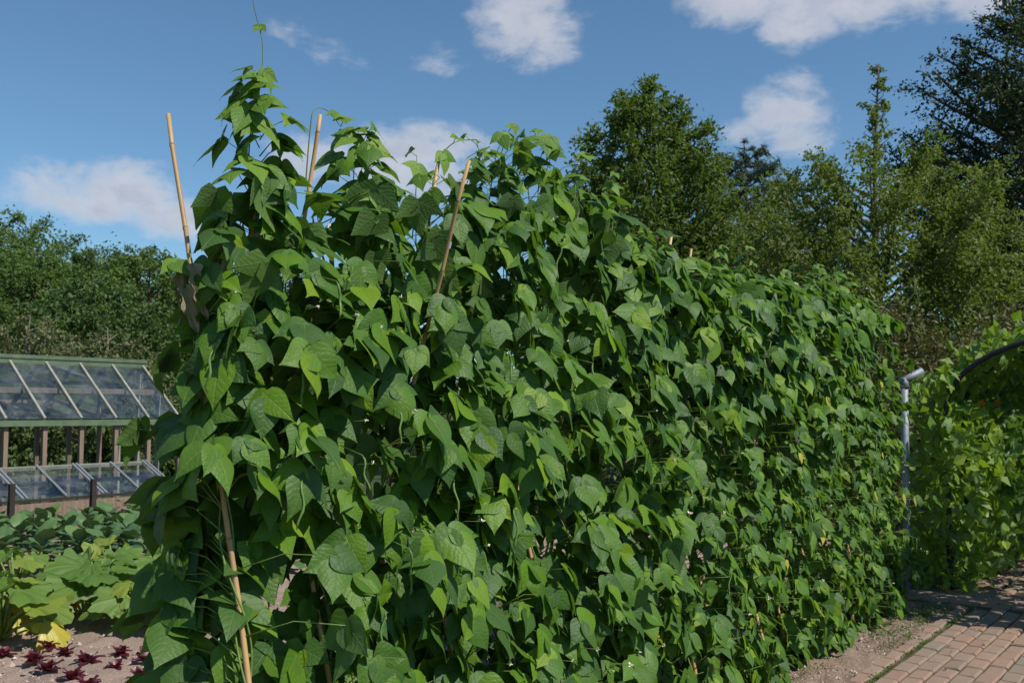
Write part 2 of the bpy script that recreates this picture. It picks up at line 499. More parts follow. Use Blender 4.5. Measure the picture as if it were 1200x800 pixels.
def leaf_variants(name, mat, count, k=(0.9, 1.1), seed=0, rows=8, cols=3, **kw):
    out = []
    for i in range(count):
        rng = random.Random(seed * 100 + i)
        kk = rng.uniform(*k)
        V, F, UV = leaf_grid(lambda v: w_bean(v, kk), seed * 100 + i, rows, cols, fold=rng.uniform(0.0, 0.32), tip=rng.uniform(0.02, 0.32),
                             wave=rng.uniform(0.005, 0.03), side_droop=rng.uniform(0.0, 0.35), basebow=rng.uniform(0.10, 0.24), skew=rng.uniform(-0.10, 0.10))
        out.append((big_mesh(name, V, F, mat, uv=UV), V, F, UV))
    return out


def lobed_leaf(name, mat, seed, lobes=5, depth=0.3, n=40, droop=0.25, cup=0.15):
    """palmate squash leaf: petiole at the origin, blade spread around it"""
    rng = random.Random(seed)
    V, UV, F = [(0, 0.12, 0.0)], [(0.5, 0.12)], []
    rings = (0.35, 0.7, 1.0)
    offs = [rng.uniform(-0.1, 0.1) for _ in range(8)]
    for r in rings:
        for k in range(n):
            a = -math.pi / 2 + 0.28 + (2 * math.pi - 0.56) * k / (n - 1)
            lob = 0.5 + 0.5 * math.cos((a - math.pi / 2) * lobes * 0.92)
            rad = 0.5 * (1 - depth * (1 - lob) ** 1.4) * (1 + 0.045 * math.sin(k * 2.5 + seed)) * (1 + offs[k * 8 // n])
            if r < 1:
                rad = rad * r * (1 + 0.12 * (1 - r)) if r > 0.5 else 0.5 * r * (0.9 + 0.1 * lob)
            x, y = rad * math.cos(a), 0.42 + rad * math.sin(a) - 0.30 * (1 - r)
            rr = math.hypot(x, y - 0.12)
            V.append((x, y, cup * rr - droop * rr * rr * 1.6 + 0.035 * r * math.cos((a - math.pi / 2) * lobes * 0.92) + 0.02 * r * math.sin(k * 1.7 + seed)))
            UV.append((0.5 + x, y))
    for k in range(n - 1):
        F.append((0, 1 + k, 2 + k, 2 + k))
    for q in range(len(rings) - 1):
        for k in range(n - 1):
            F.append((1 + q * n + k, 1 + (q + 1) * n + k, 2 + (q + 1) * n + k, 2 + q * n + k))
    me = bpy.data.meshes.new(name)
    me.from_pydata(V, [], [tuple(dict.fromkeys(f)) for f in F])
    l = me.uv_layers.new(name='UVMap')
    for lp in me.loops:
        l.data[lp.index].uv = UV[lp.vertex_index]
    me.polygons.foreach_set('use_smooth', [True] * len(me.polygons))
    me.materials.append(mat)
    return me


def frame(pos, tipdir, normal, size, roll=0.0):
    T = Vector(tipdir).normalized()
    Z = Vector(normal)
    Z = (Z - T * Z.dot(T))
    Z = Z.normalized() if Z.length > 1e-5 else T.orthogonal().normalized()
    if roll:
        Z = Matrix.Rotation(roll, 3, T) @ Z
    X = T.cross(Z)
    M = Matrix((X, T, Z)).transposed().to_4x4()
    return Matrix.Translation(Vector(pos)) @ M @ Matrix.Scale(size, 4)


# ------------------------------------------------------------------ the ground
def rect_sheet(name, pts, mat, z):
    me = bpy.data.meshes.new(name)
    me.from_pydata([(p[0], p[1], z) for p in pts], [], [tuple(range(len(pts)))])
    me.materials.append(mat)
    return struct(name, me)


def noise2(X, Y, seed, octs):
    rng = np.random.default_rng(seed)
    Z = np.zeros_like(X)
    for (wl, amp) in octs:
        for _ in range(5):
            th = rng.uniform(0, 2 * np.pi)
            k = 2 * np.pi / (wl * rng.uniform(0.7, 1.3))
            Z += amp * 0.5 * np.sin(k * (X * np.cos(th) + Y * np.sin(th)) + rng.uniform(0, 6.3))
    return Z


def soil_sheet(name, s0, s1, t0, t1, step, mat, seed, amp=1.0, z=0.0):
    ss = np.arange(s0, s1 + 1e-6, step)
    tt = np.arange(t0, t1 + 1e-6, step)
    S, T = np.meshgrid(ss, tt, indexing='ij')
    Z = noise2(S, T, seed, [(0.9, 0.010), (0.3, 0.008), (0.13, 0.006), (0.07, 0.004)]) * amp + np.random.default_rng(seed).normal(0, 0.0025, S.shape) * amp + z
    V = np.stack([O.x + D.x * S + N.x * T, O.y + D.y * S + N.y * T, Z], -1).reshape(-1, 3)
    a, b = S.shape
    I = np.arange(a * b).reshape(a, b)
    F = np.stack([I[:-1, :-1], I[:-1, 1:], I[1:, 1:], I[1:, :-1]], -1).reshape(-1, 4)[:, ::-1]
    return struct(name, big_mesh(name, V, F, mat))


def leaf_cloud(name, C, size, mat, rng, up_bias=0.4, asp=0.55, fold=0.25, dirs=None, droop=0.0):
    """joined small leaves at points C: each a folded blade of two quads"""
    n = len(C)
    C = np.asarray(C)
    size = np.asarray(size) * np.ones(n)
    if dirs is None:
        dirs = rng.normal(size=(n, 3))
    T = dirs + np.array([0, 0, -droop])
    T /= np.linalg.norm(T, axis=1, keepdims=True) + 1e-9
    Z = rng.normal(size=(n, 3)) + np.array([0, 0, up_bias * 2.5])
    Z -= T * (Z * T).sum(1, keepdims=True)
    Z /= np.linalg.norm(Z, axis=1, keepdims=True) + 1e-9
    X = np.cross(T, Z)
    w = (size * asp * 0.5)[:, None]
    L = size[:, None]
    base, tipp = C - T * L * 0.5, C + T * L * 0.5 - Z * L * 0.12
    mid = C - T * L * 0.08
    l_, r_ = mid - X * w + Z * w * fold, mid + X * w + Z * w * fold
    V = np.stack([base, r_, tipp, l_], 1).reshape(-1, 3)
    b = np.arange(n)[:, None] * 4
    F = np.concatenate([b + np.array([[0, 1, 2]]), b + np.array([[0, 2, 3]])], 1).reshape(-1, 3)
    tint = np.repeat(np.clip(rng.normal(0.42, 0.24, n), 0, 0.98), 2)
    return big_mesh(name, V, F, mat, tint=tint, smooth_=False)


# big grass sheet to the horizon, garden soil laid on it
rect_sheet('ground', [(-600, -600), (600, -600), (600, 600), (-600, 600)], GRASS, -0.06)
soil_sheet('vegetable_bed', -4.0, 13.0, -9.5, -1.55, 0.05, SOIL, 3)
soil_sheet('bean_bed', -2.5, 6.29, -1.55, 0.43, 0.03, SOILD, 4)
soil_sheet('squash_bed', 7.02, 14.0, -1.5, 0.55, 0.05, SOILD, 6, 1.4)


def scatter_stones():
    rng = np.random.default_rng(8)
    V, F, tn = [], [], []
    def put(s, t, r):
        p = R(s, t, r * 0.25)
        o = len(V)
        a = rng.uniform(0, 6.3)
        for k in range(5):
            q = a + k * 1.257
            V.append((p.x + r * math.cos(q) * rng.uniform(0.7, 1.2), p.y + r * math.sin(q) * rng.uniform(0.7, 1.2), p.z - r * 0.4))
        V.append((p.x, p.y, p.z + r * rng.uniform(0.3, 0.7)))
        q = rng.uniform(0, 1)
        for k in range(5):
            F.append((o + k, o + (k + 1) % 5, o + 5))
            tn.append(q)
    for _ in range(1500):
        put(rng.uniform(2.5, 6.25), rng.uniform(0.0, 0.42), 0.004 + 0.010 * rng.random() ** 3)
    for _ in range(5500):
        put(rng.uniform(0.5, 6.0), rng.uniform(-5.2, -1.6), 0.006 + 0.022 * rng.random() ** 4)
    for _ in range(500):
        put(rng.uniform(7.1, 11), rng.uniform(-0.2, 0.54), 0.006 + 0.015 * rng.random() ** 2)
    o = obj('gravel', big_mesh('gravel', np.array(V), np.array(F), STONE, tint=tn, smooth_=False))
    stuff(o)
    tag(o, 'small stones and clods scattered over the bare soil', 'gravel')


scatter_stones()


# ------------------------------------------------------------------ brick path
def build_path():
    pts = [R(-3, 0.43), R(6.29, 0.43), R(6.29, -1.5), R(7.02, -1.5), R(7.02, 0.55), R(16, 0.55), R(16, 2.35), R(-3, 2.35)]
    path = rect_sheet('path', pts, MOSSJ, -0.003)
    rng = random.Random(21)
    meshes = []
    for i in range(6):
        b = MB()
        L, W, Hh = 0.5, 0.5, 0.5
        # chamfered block 1 x 1 x 1, top face uneven
        c = 0.035
        z = [rng.uniform(-0.05, 0.05) for _ in range(4)]
        cw = 0.10
        lo = [(-L, -W, -Hh), (L, -W, -Hh), (L, W, -Hh), (-L, W, -Hh)]
        hi = [(-L, -W, 0.34), (L, -W, 0.34), (L, W, 0.34), (-L, W, 0.34)]
        tp = [(-L + c, -W + cw, 0.5 + z[0]), (L - c, -W + cw, 0.5 + z[1]), (L - c, W - cw, 0.5 + z[2]), (-L + c, W - cw, 0.5 + z[3])]
        b.add(lo + hi + tp, [(0, 1, 5, 4), (1, 2, 6, 5), (2, 3, 7, 6), (3, 0, 4, 7), (4, 5, 9, 8), (5, 6, 10, 9), (6, 7, 11, 10), (7, 4, 8, 11), (8, 9, 10, 11)])
        meshes.append(b.mesh('brick', BRICK, False))
    cells = []
    # edging course along the bed, then stretchers along the path
    k = 0
    s = 1.2
    while s < 6.12:
        cells.append((s + 0.1075, 0.475, 0.208, 0.078, 0, 0.008))
        s += 0.2175
    for j in range(17):
        t = 0.60 + j * 0.1085
        s = 1.2 + (0.11 if j % 2 else 0.0) + rng.uniform(-0.012, 0.012)
        while s < 6.12:
            cells.append((s + 0.1075, t, 0.209, 0.1005, 0, 0))
            s += 0.2175
    for i in range(6):                                            # crossing strip, laid the other way
        s = 6.37 + 0.054 + i * 0.1085
        t = -1.4 + (0.11 if i % 2 else 0)
        while t < 2.3:
            cells.append((s, t + 0.1, 0.209, 0.1005, 1, 0))
            t += 0.2175
    for j in range(16):                                           # on below the arches
        t = 0.62 + j * 0.1085
        s = 7.05 + (0.11 if j % 2 else 0)
        while s < 12:
            cells.append((s + 0.1075, t, 0.209, 0.1005, 0, 0))
            s += 0.2175
    mats = []
    for (s, t, l, w, turn, dz) in cells:
        p = R(s, t, 0)
        ang = ROT + (math.pi / 2 if turn else 0) + rng.gauss(0, 0.012)
        M = Matrix.Translation((p.x, p.y, -0.018 + dz + rng.gauss(0, 0.0022))) @ Matrix.Rotation(ang, 4, 'Z') @ Matrix.Rotation(rng.gauss(0, 0.006), 4, 'X') @ Matrix.Diagonal((l * rng.uniform(0.97, 1.0), w * rng.uniform(0.96, 1.0), 0.06, 1))
        mats.append((p.length if in_view(p, 0.05) else 1e3 + p.length, M))
    mats.sort(key=lambda q: q[0])
    for (dist, M) in mats[:300]:
        obj('brick', rng.choice(meshes), path, mat=M)
    b = MB()
    tn = []
    for (dist, M) in mats[300:]:
        me = rng.choice(meshes)
        b.add([M @ v.co for v in me.vertices], [tuple(p.vertices) for p in me.polygons])
        q = rng.random()
        tn += [q] * len(me.polygons)
    me = b.mesh('brick_field', BRICK, False)
    a = me.attributes.new('tint', 'FLOAT', 'FACE')
    a.data.foreach_set('value', tn)
    stuff(obj('brick_field', me, path))
    # weeds and moss in the joint beside the edging
    rg = np.random.default_rng(31)
    C, sz = [], []
    for _ in range(2600):
        s = rg.uniform(1.5, 6.3)
        if math.sin(s * 7) + math.sin(s * 17.3) + rg.normal(0, 0.5) < 0.0:
            continue
        p = R(s, 0.532 + rg.normal(0, 0.013), 0.008 + abs(rg.normal(0, 0.006)))
        C.append(p); sz.append(rg.uniform(0.008, 0.026))
    for _ in range(2200):
        a = rg.integers(0, 26)
        c = np.random.default_rng(100 + a)
        s0, t0 = c.uniform(2.6, 6.25), c.uniform(0.15, 0.42)
        p = R(s0 + rg.normal(0, 0.09), t0 + rg.normal(0, 0.03), 0.012 + abs(rg.normal(0, 0.01)))
        C.append(p); sz.append(rg.uniform(0.008, 0.03))
    o = obj('weeds', leaf_cloud('weeds', np.array([tuple(c) for c in C]), np.array(sz), WEED, rg, 0.5, 0.35))
    stuff(o)
    tag(o, 'moss and tiny weeds growing along the brick edging', 'weeds')


build_path()


def build_litter():
    rg = np.random.default_rng(77)
    C = [tuple(R(rg.uniform(2.8, 6.9), rg.choice([0.3, 0.45, 0.8, 1.3]) + rg.normal(0, 0.14), 0.017 + 0.006 * rg.random())) for _ in range(130)]
    o = obj('leaf_litter', leaf_cloud('leaf_litter', np.array(C), rg.uniform(0.012, 0.045, len(C)), DRY, rg, 3.0, 0.5))
    stuff(o)
    tag(o, 'dry fallen leaf scraps on the bricks and soil', 'leaf litter')


build_litter()

# ------------------------------------------------------------------ bamboo canes
TOPL, LEANF, LEANB, BACK = 2.5, 0.26, 0.17, -0.85


def cane_mesh(L, seed, r=0.0092):
    rng = random.Random(seed)
    b = MB()
    pts, rad = [], []
    bx, by = rng.uniform(-0.012, 0.012), rng.uniform(-0.012, 0.012)
    node = rng.uniform(0.1, 0.25)
    zs = [0.0]
    nodes = []
    while node < L - 0.04:
        nodes.append(node)
        zs += [node - 0.008, node, node + 0.008]
        node += rng.uniform(0.22, 0.31)
    zs.append(L)
    for z in zs:
        q = z / L
        k = 1.22 if z in nodes else 1.0
        pts.append((bx * math.sin(q * 3.1) + 0.003 * math.sin(z * 11), by * math.sin(q * 3.1), z))
        rad.append(r * (1.1 - 0.3 * q) * k)
    b.tube(pts, rad, 8)
    for i, z in enumerate(zs):
        pass
    me = b.mesh('bamboo_cane', [CANE, CANEN])
    n = 8
    for p in me.polygons:
        c = sum((me.vertices[v].co.z for v in p.vertices)) / len(p.vertices)
        if any(0 < c - q < 0.009 for q in nodes):
            p.material_index = 1
    return me


CANEM = [cane_mesh(2.62, 40 + i) for i in range(6)]


def place_cane(a, b, idx, label, group=None):
    a, b = Vector(a), Vector(b)
    q = (b - a).normalized().to_track_quat('Z', 'Y')
    o = obj('bamboo_cane', CANEM[idx % 6])
    L = (b - a).length
    o.matrix_world = Matrix.Translation(a) @ q.to_matrix().to_4x4() @ Matrix.Rotation(idx * 1.3, 4, 'Z') @ Matrix.Diagonal((1, 1, L / 2.62, 1))
    tag(o, label, 'cane', group)
    return o


rc = random.Random(77)
ORD = ['first', 'second', 'third', 'fourth', 'fifth', 'sixth', 'seventh', 'eighth', 'ninth', 'tenth', 'eleventh', 'twelfth', 'thirteenth', 'fourteenth', 'fifteenth', 'sixteenth', 'seventeenth', 'eighteenth', 'nineteenth', 'twentieth', 'twenty-first', 'twenty-second']
FRONT_S = [0.0, 0.33, 0.62, 0.93, 1.22, 1.53, 1.82, 2.13, 2.42, 2.72, 3.02, 3.33, 3.62, 3.92, 4.24, 4.53, 4.83, 5.14, 5.43, 5.70, 5.95, 6.16]
BACK_S = [0.10, 0.2, 0.43, 0.75, 1.09, 1.34, 1.7, 2.05, 2.4, 2.75, 3.18, 3.45, 3.8, 4.15, 4.5, 4.85, 5.2, 5.5, 5.8, 6.1]
BACK_L = {0: ('pale bamboo cane at the open end of the row, leaning towards the path', 2.0),
          1: ('bamboo cane wrapped by the vine with the tallest shoot', 2.33),
          2: ('thick bamboo cane with a tendril arching off its bare top', 2.56),
          4: ('bare bamboo cane tip poking up beside the curling bean tendril', 2.53),
          5: ('long bare bamboo cane leaning across the front of the leaves', 2.60),
          10: ('thin bamboo cane tip above the leaves against the green tree', 2.52),
          11: ('thin bamboo cane tip above the leaves against the green tree', 2.47)}
g_front, g_back = 'canes along the path side of the bean row', 'canes along the far side of the bean row'
for i, s in enumerate(FRONT_S):
    if i == 0:
        place_cane(R(0, 0, -0.03), R(0.0, -LEANF * 2.5, 2.5), 0, 'tall bare bamboo cane leaning back at the corner of the row')
    else:
        h = rc.uniform(2.0, 2.3)
        place_cane(R(s, 0, -0.03), R(s + rc.uniform(-0.05, 0.05), -LEANF * h, h), i, ORD[i] + ' bamboo cane from the open corner, among leaves on the path side', g_front)
for i, s in enumerate(BACK_S):
    lab, h = BACK_L.get(i, (None, rc.uniform(2.05, 2.25)))
    k = 0.10 if i in (2, 4, 5) else 0
    if i == 5:
        place_cane(R(1.05, -0.98, -0.03), R(0.82, 0.0, 2.41), 2, lab)
        continue
    place_cane(R(s - 0.04, BACK, -0.03), R(s + 0.02, BACK + (LEANB + 0.01) * h, h), i + 3, lab or 'bamboo cane hidden behind the leaves on the far side of the row', g_back if lab is None or i > 9 else None)

# ------------------------------------------------------------------ bean plants
LV = leaf_variants('leaf', BEAN, 26, (0.82, 1.16), 1, 11, 3)
LVY = leaf_variants('young_leaf', BEANY, 6, (0.8, 1.0), 2, 6, 2)
LLO = leaf_variants('coarse_leaf', BEAN, 8, (0.9, 1.1), 3, 4, 1)
LDRY = []
for i in range(4):
    V, F, UV = leaf_grid(lambda v: w_bean(v, 0.42) * (1 + 0.35 * math.sin(v * 17 + i)), 900 + i, 14, 3, fold=1.1, tip=0.3, wave=0.10, side_droop=-0.5, basebow=0.1, skew=0.2 * (-1) ** i)
    LDRY.append(big_mesh('withered_leaf', V, F, DRY, uv=UV))
LYEL = [v[0] for v in leaf_variants('yellow_leaf', YELL, 3, (0.9, 1.1), 5)]


def pod_mesh(seed):
    rng = random.Random(seed)
    b = MB()
    L = rng.uniform(0.10, 0.16)
    bend = rng.uniform(-0.03, 0.03)
    pts = [(bend * math.sin(q * 2.6), 0.006 * math.sin(q * 9), -q * L) for q in [k / 8 for k in range(9)]]
    b.tube(pts, [0.0012] + [0.0042 + 0.0008 * math.sin(k * 2.1) for k in range(7)] + [0.0008], 6)
    return b.mesh('pod', POD)


def flower_mesh(mat, seed):
    rng = random.Random(seed)
    b = MB()
    for k in range(3):
        a = k * 2.1 + rng.uniform(-0.3, 0.3)
        c, s_ = math.cos(a), math.sin(a)
        r = 0.010
        b.add([(0, 0, 0), (r * c - 0.6 * r * s_, r * s_ + 0.6 * r * c, 0.006), (1.7 * r * c, 1.7 * r * s_, 0.010), (r * c + 0.6 * r * s_, r * s_ - 0.6 * r * c, 0.006)], [(0, 1, 2, 3)])
    b.tube([(0, 0, -0.006), (0, 0, 0.004), (0.003, 0, 0.012)], [0.002, 0.004, 0.002], 5)
    return b.mesh('flower', mat)


PODS = [pod_mesh(60 + i) for i in range(4)]
FLW = [flower_mesh(PETAL, 3), flower_mesh(PETAL, 4)]
FLP = flower_mesh(PURPLE, 5)

_tp = [(-0.3, 2.0), (0.0, 2.08), (0.10, 2.25), (0.22, 2.48), (0.33, 2.28), (0.45, 2.10), (0.56, 2.26), (0.72, 2.52), (0.95, 2.40), (1.15, 2.48), (1.5, 2.66), (2.0, 2.74), (2.35, 2.64), (2.7, 2.54), (3.1, 2.42), (3.5, 2.44), (4.2, 2.46), (5.0, 2.50), (6.0, 2.54), (6.6, 2.50), (7.2, 2.3)]


def top_z(s):
    return float(np.interp(s, [q[0] for q in _tp], [q[1] for q in _tp]))


def front_t(s, z):
    k = np.interp(s, [0, 2, 6.5], [0.46, 0.34, 0.20])
    return np.interp(s, [1.5, 3.0], [0.13, 0.17]) - k * (max(z, 0) / 2.4) ** 1.3 + 0.05 * math.sin(s * 9 + z * 5) * math.sin(z * 6 - s * 3 + 1) + 0.045 * math.sin(s * 4 - z * 7) + 0.05 * math.sin(s * 15 + 2 * math.sin(z * 9)) * math.sin(z * 13 + s * 5)


def back_t(s, z):
    return -0.90 + 0.16 * z - 0.04 * math.sin(s * 5 + z * 6)


def leaf_len(s, z, rng):
    base = 0.121
    if s > 2.0:                                                        # a smaller-leaved sort fills the lower middle
        f = min(1, (s - 2.0) / 0.6) * (1 if z < 1.35 else max(0, 1 - (z - 1.35) / 0.3))
        base -= 0.032 * f
    if s > 4.5:
        base -= 0.012
    return base * rng.uniform(0.72, 1.22)


class Plant:
    def __init__(self, s, side, label, group=None, name='bean_plant'):
        self.s, self.side = s, side
        self.base = R(s + 0.03, (0.02 if side > 0 else BACK - 0.02), 0)
        self.root = thing(name, label, 'bean plant', self.base, group)
        self.stem = MB()
        self.inner = ([], [], [], [])     # V, F, UV, tint of joined leaves
        self.nv = 0

    def cane_pt(self, z):
        return R(self.s, -LEANF * z, z) if self.side > 0 else R(self.s, BACK + LEANB * z, z)

    def leaf(self, var, M, single=True, name='leaf'):
        if single:
            me = var[0] if isinstance(var, tuple) else var
            obj(name, me, self.root, mat=Matrix.Translation(-self.base) @ M)
        else:
            _, V, F, UV = var
            A = np.array(M)
            P = V @ A[:3, :3].T + A[:3, 3] - np.array(self.base)
            self.inner[0].append(P); self.inner[1].append(F + self.nv); self.inner[2].append(UV)
            self.inner[3].append(np.full(len(F), random.random() * 0.9))
            self.nv += len(V)

    def tube(self, pts, rad, n=4):
        self.stem.tube([Vector(p) - self.base for p in pts], rad, n)

    def done(self):
        obj('stem', self.stem.mesh('stem', VINE), self.root)
        if self.nv:
            me = big_mesh('inner_foliage', np.concatenate(self.inner[0]), np.concatenate(self.inner[1]), BEAN, tint=np.concatenate(self.inner[3]), uv=np.concatenate(self.inner[2]))
            stuff(obj('inner_foliage', me, self.root))


def trifoliate(pl, rng, pos, out, L, single=True, young=False, elev=None, vars_=None):
    """three leaflets at the end of a petiole; 'out' is the outward direction of the hedge there"""
    e = math.radians(rng.gauss(28, 16) if elev is None else elev)
    yaw = rng.gauss(0, 0.45)
    o = Matrix.Rotation(yaw, 3, 'Z') @ Vector(out)
    nrm = (o * math.cos(e) + UP * math.sin(e)).normalized()
    tip = (-UP * math.cos(e) + o * math.sin(e)).normalized()
    tip = Matrix.Rotation(rng.gauss(0, 0.35), 3, nrm) @ tip
    vs = vars_ or (LVY if young else (LV if single else LLO))
    side = nrm.cross(tip)
    for k, ang in enumerate((0, 1, -1)):
        if ang == 0:
            a = rng.gauss(0, 0.12)
            p = pos + tip * L * 0.20
            l2 = L
        else:
            a = ang * rng.uniform(1.05, 1.55)
            p = pos + side * ang * L * 0.03
            l2 = L * rng.uniform(0.82, 0.98)
        t2 = Matrix.Rotation(a, 3, nrm) @ tip
        # laterals droop with their own weight
        t2 = (t2 - UP * (rng.uniform(0.15, 0.6) if ang else rng.uniform(-0.1, 0.25)) + o * rng.uniform(-0.1, 0.15)).normalized()
        n2 = (nrm + Vector((rng.gauss(0, 0.22), rng.gauss(0, 0.22), rng.gauss(0, 0.16)))).normalized()
        v = rng.choice(vs)
        if single and not young and rng.random() < 0.0008:
            v = rng.choice(LYEL)
        pl.leaf(v, frame(p, t2, n2, l2), single, 'leaf')
    return tip


def build_plant(i, s, side, label, group, n_single, n_inner, rng, near_end=False, far_end=False):
    pl = Plant(s, side, label, group)
    zt = top_z(s)
    # two vines twining up the cane
    for w in range(2):
        pts = []
        ph = rng.uniform(0, 6)
        for k in range(56):
            z = 0.0 + (zt - 0.12) * k / 55
            c = pl.cane_pt(z)
            a = ph + z * (9 + w * 2)
            r_ = 0.018 + 0.006 * w
            pts.append(c + (D * math.cos(a) + N * math.sin(a)) * r_)
        pl.tube(pts, [0.0042 - 0.0022 * k / 55 for k in range(56)], 5)
    made = 0
    tries = 0
    out0 = N * side
    while made < n_single and tries < n_single * 6:
        tries += 1
        z = 0.04 + (zt - 0.08) * ((made + rng.random()) / n_single) ** 1.2 + rng.gauss(0, 0.05)
        z = min(max(z, 0.05), zt)
        ss = s + rng.uniform(-0.2, 0.2)
        out = out0
        if near_end and rng.random() < 0.62:                     # the open end of the row
            ss = 0.03 - rng.random() ** 2 * 0.12 + 0.03 * math.sin(z * 8)
            lo, hi = back_t(0, z) + 0.20, front_t(0, z) - 0.03
            t = rng.uniform(lo, hi) if side > 0 else rng.uniform(lo, (lo + hi) / 2)
            out = (-D * 1.0 + N * rng.uniform(-0.1, 0.7)).normalized()
        elif far_end and rng.random() < 0.4:
            ss = 6.36 + rng.random() ** 2 * (0.14 if z > 1.15 else 0.42)
            t = rng.uniform(back_t(6.5, z) + 0.05, front_t(6.5, z))
            out = (D * 0.5 + N * 0.8).normalized()
        elif side > 0:
            t = front_t(ss, z) - rng.random() ** 1.6 * 0.20
            if math.sin(ss * 8.3 + 1.3 * math.sin(z * 5.0)) * math.sin(z * 7.1 + ss * 2.7) > 0.42 and z < zt - 0.3 and rng.random() < 0.85:
                t -= rng.uniform(0.12, 0.24)                     # shaded hollow between the plants
        else:
            t = back_t(ss, z) + rng.random() ** 1.6 * 0.2
        if z > zt - 0.32:                                        # crown of the row: leaves close over the ridge
            q = (z - (zt - 0.32)) / 0.32
            t = t * (1 - q * 0.8) + (-0.42) * q * 0.8 + rng.uniform(-0.12, 0.12) * q
            z -= 0.05 * rng.random()
        if near_end and side > 0 and 0.22 < z < 1.25 and -0.30 < ss < 0.16 and t > -LEANF * z - 0.20:
            continue                                             # leave the corner cane bare low down
        if side > 0 and s < 0.4 and not near_end and ss < 0.27 and 0.22 < z < 1.25:
            ss += 0.14
        L = leaf_len(ss, z, rng)
        pos = R(ss, t, z)
        made += 1
        young = z > zt - 0.12 and rng.random() < 0.35
        if young:
            L *= 0.7
        tip = trifoliate(pl, rng, pos, out, L, True, young, elev=rng.gauss(60, 14) if z > zt - 0.2 else None)
        c = pl.cane_pt(min(zt - 0.15, max(0.02, z - rng.uniform(0.02, 0.12))))
        m = (c + pos) * 0.5 + UP * 0.03
        pl.tube([c, m, pos, pos + tip * L * 0.2], [0.0026, 0.0021, 0.0018, 0.0012], 4)
    for k in range(n_inner):
        z = 0.05 + (zt - 0.2) * rng.random() ** 1.35
        ss = s + rng.uniform(-0.2, 0.2)
        if side > 0:
            t = front_t(ss, z) - 0.16 - rng.random() * 0.22
        else:
            t = back_t(ss, z) + 0.05 + rng.random() * 0.3
        if near_end and ss < 0.0:
            ss = abs(ss)
        trifoliate(pl, rng, R(ss, t, z), out0, leaf_len(ss, z, rng), False)
    return pl


def top_shoot(pl, rng, p0, pts, leaf_at, L=0.045, curl=None):
    """a free vine tip climbing above the canes"""
    P = [Vector(p) for p in pts]
    # smooth through the given points
    Q = []
    for k in range(len(P) - 1):
        a, b, c, d = P[max(k - 1, 0)], P[k], P[k + 1], P[min(k + 2, len(P) - 1)]
        for q in np.linspace(0, 1, 8, endpoint=False):
            Q.append(0.5 * ((2 * b) + (c - a) * q + (2 * a - 5 * b + 4 * c - d) * q * q + (-a + 3 * b - 3 * c + d) * q ** 3))
    Q.append(P[-1])
    n = len(Q)
    pl.tube(Q, [0.0030 - 0.0018 * k / n for k in range(n)], 5)
    for (f, l) in leaf_at:
        p = Q[min(n - 1, int(f * n))]
        o = Vector((rng.uniform(-0.3, 1), -1, 0)).normalized()
        if rng.random() < 0.4:
            o = Vector((-1, -0.5, 0)).normalized()
        e = p + o * l * 0.7 + UP * l * 0.4
        pl.tube([p, e], [0.0018, 0.0012], 4)
        trifoliate(pl, rng, e, o, l, True, True, elev=rng.gauss(45, 15))


plants_f, plants_b = [], []
rb = random.Random(2024)
g_pf, g_pb = 'bean plants along the path side of the row', 'bean plants along the far side of the row'
for i, s in enumerate(FRONT_S):
    if i == 0:
        lab, g = 'bean plant at the open corner of the row with brown withered leaves', None
    elif i == len(FRONT_S) - 1:
        lab, g = 'last bean plant of the row beside the grey steel pole', None
    elif s < 2.3:
        lab, g = ORD[i] + ' bean plant from the open corner on the path side, with large leaves', g_pf
    else:
        lab, g = ORD[len(FRONT_S) - 1 - i] + ' bean plant from the steel pole on the path side, with smaller leaves', g_pf
    small = s > 2.2
    pl = build_plant(i, s, 1, lab, g, (94 if i == 0 else 124 if small else 94), (80 if i < 3 else 96 if small else 66), rb, near_end=i == 0, far_end=i >= len(FRONT_S) - 2)
    plants_f.append(pl)
for i, s in enumerate(BACK_S):
    if i == 0:
        lab, g = 'bean plant closing the open end of the row on the greenhouse side', None
    elif i == 1:
        lab, g = 'bean plant whose long shoot climbs highest into the sky', None
    else:
        lab, g = 'bean plant on the greenhouse side of the row, mostly hidden', g_pb
    pl = build_plant(i, s, -1, lab, g, (44 if i == 0 else 12), (40 if i == 0 else 84), rb, near_end=i == 0)
    plants_b.append(pl)

# free shoots above the canes
top_shoot(plants_b[1], rb, None, [R(0.2, -0.46, 2.1), R(0.2, -0.47, 2.4), R(0.22, -0.46, 2.55), R(0.24, -0.46, 2.66), R(0.24, -0.46, 2.78), R(0.20, -0.46, 2.9), R(0.17, -0.46, 3.05)],
          [(0.02, 0.13), (0.05, 0.13), (0.09, 0.14), (0.12, 0.13), (0.16, 0.13), (0.20, 0.12), (0.24, 0.12), (0.28, 0.11), (0.31, 0.10), (0.35, 0.10), (0.38, 0.09), (0.42, 0.085), (0.46, 0.07), (0.50, 0.06), (0.70, 0.04)])
top_shoot(plants_b[2], rb, None, [R(0.43, -0.44, 2.3), R(0.43, -0.42, 2.5), R(0.44, -0.41, 2.58), R(0.52, -0.43, 2.60), R(0.60, -0.44, 2.56)], [(0.9, 0.05), (0.98, 0.06)])
top_shoot(plants_b[3], rb, None, [R(0.74, -0.46, 2.1), R(0.68, -0.45, 2.35), R(0.70, -0.45, 2.55)], [(0.2, 0.13), (0.3, 0.13), (0.4, 0.13), (0.5, 0.12), (0.6, 0.12), (0.7, 0.11), (0.78, 0.10), (0.85, 0.09), (0.92, 0.075), (0.99, 0.06)])
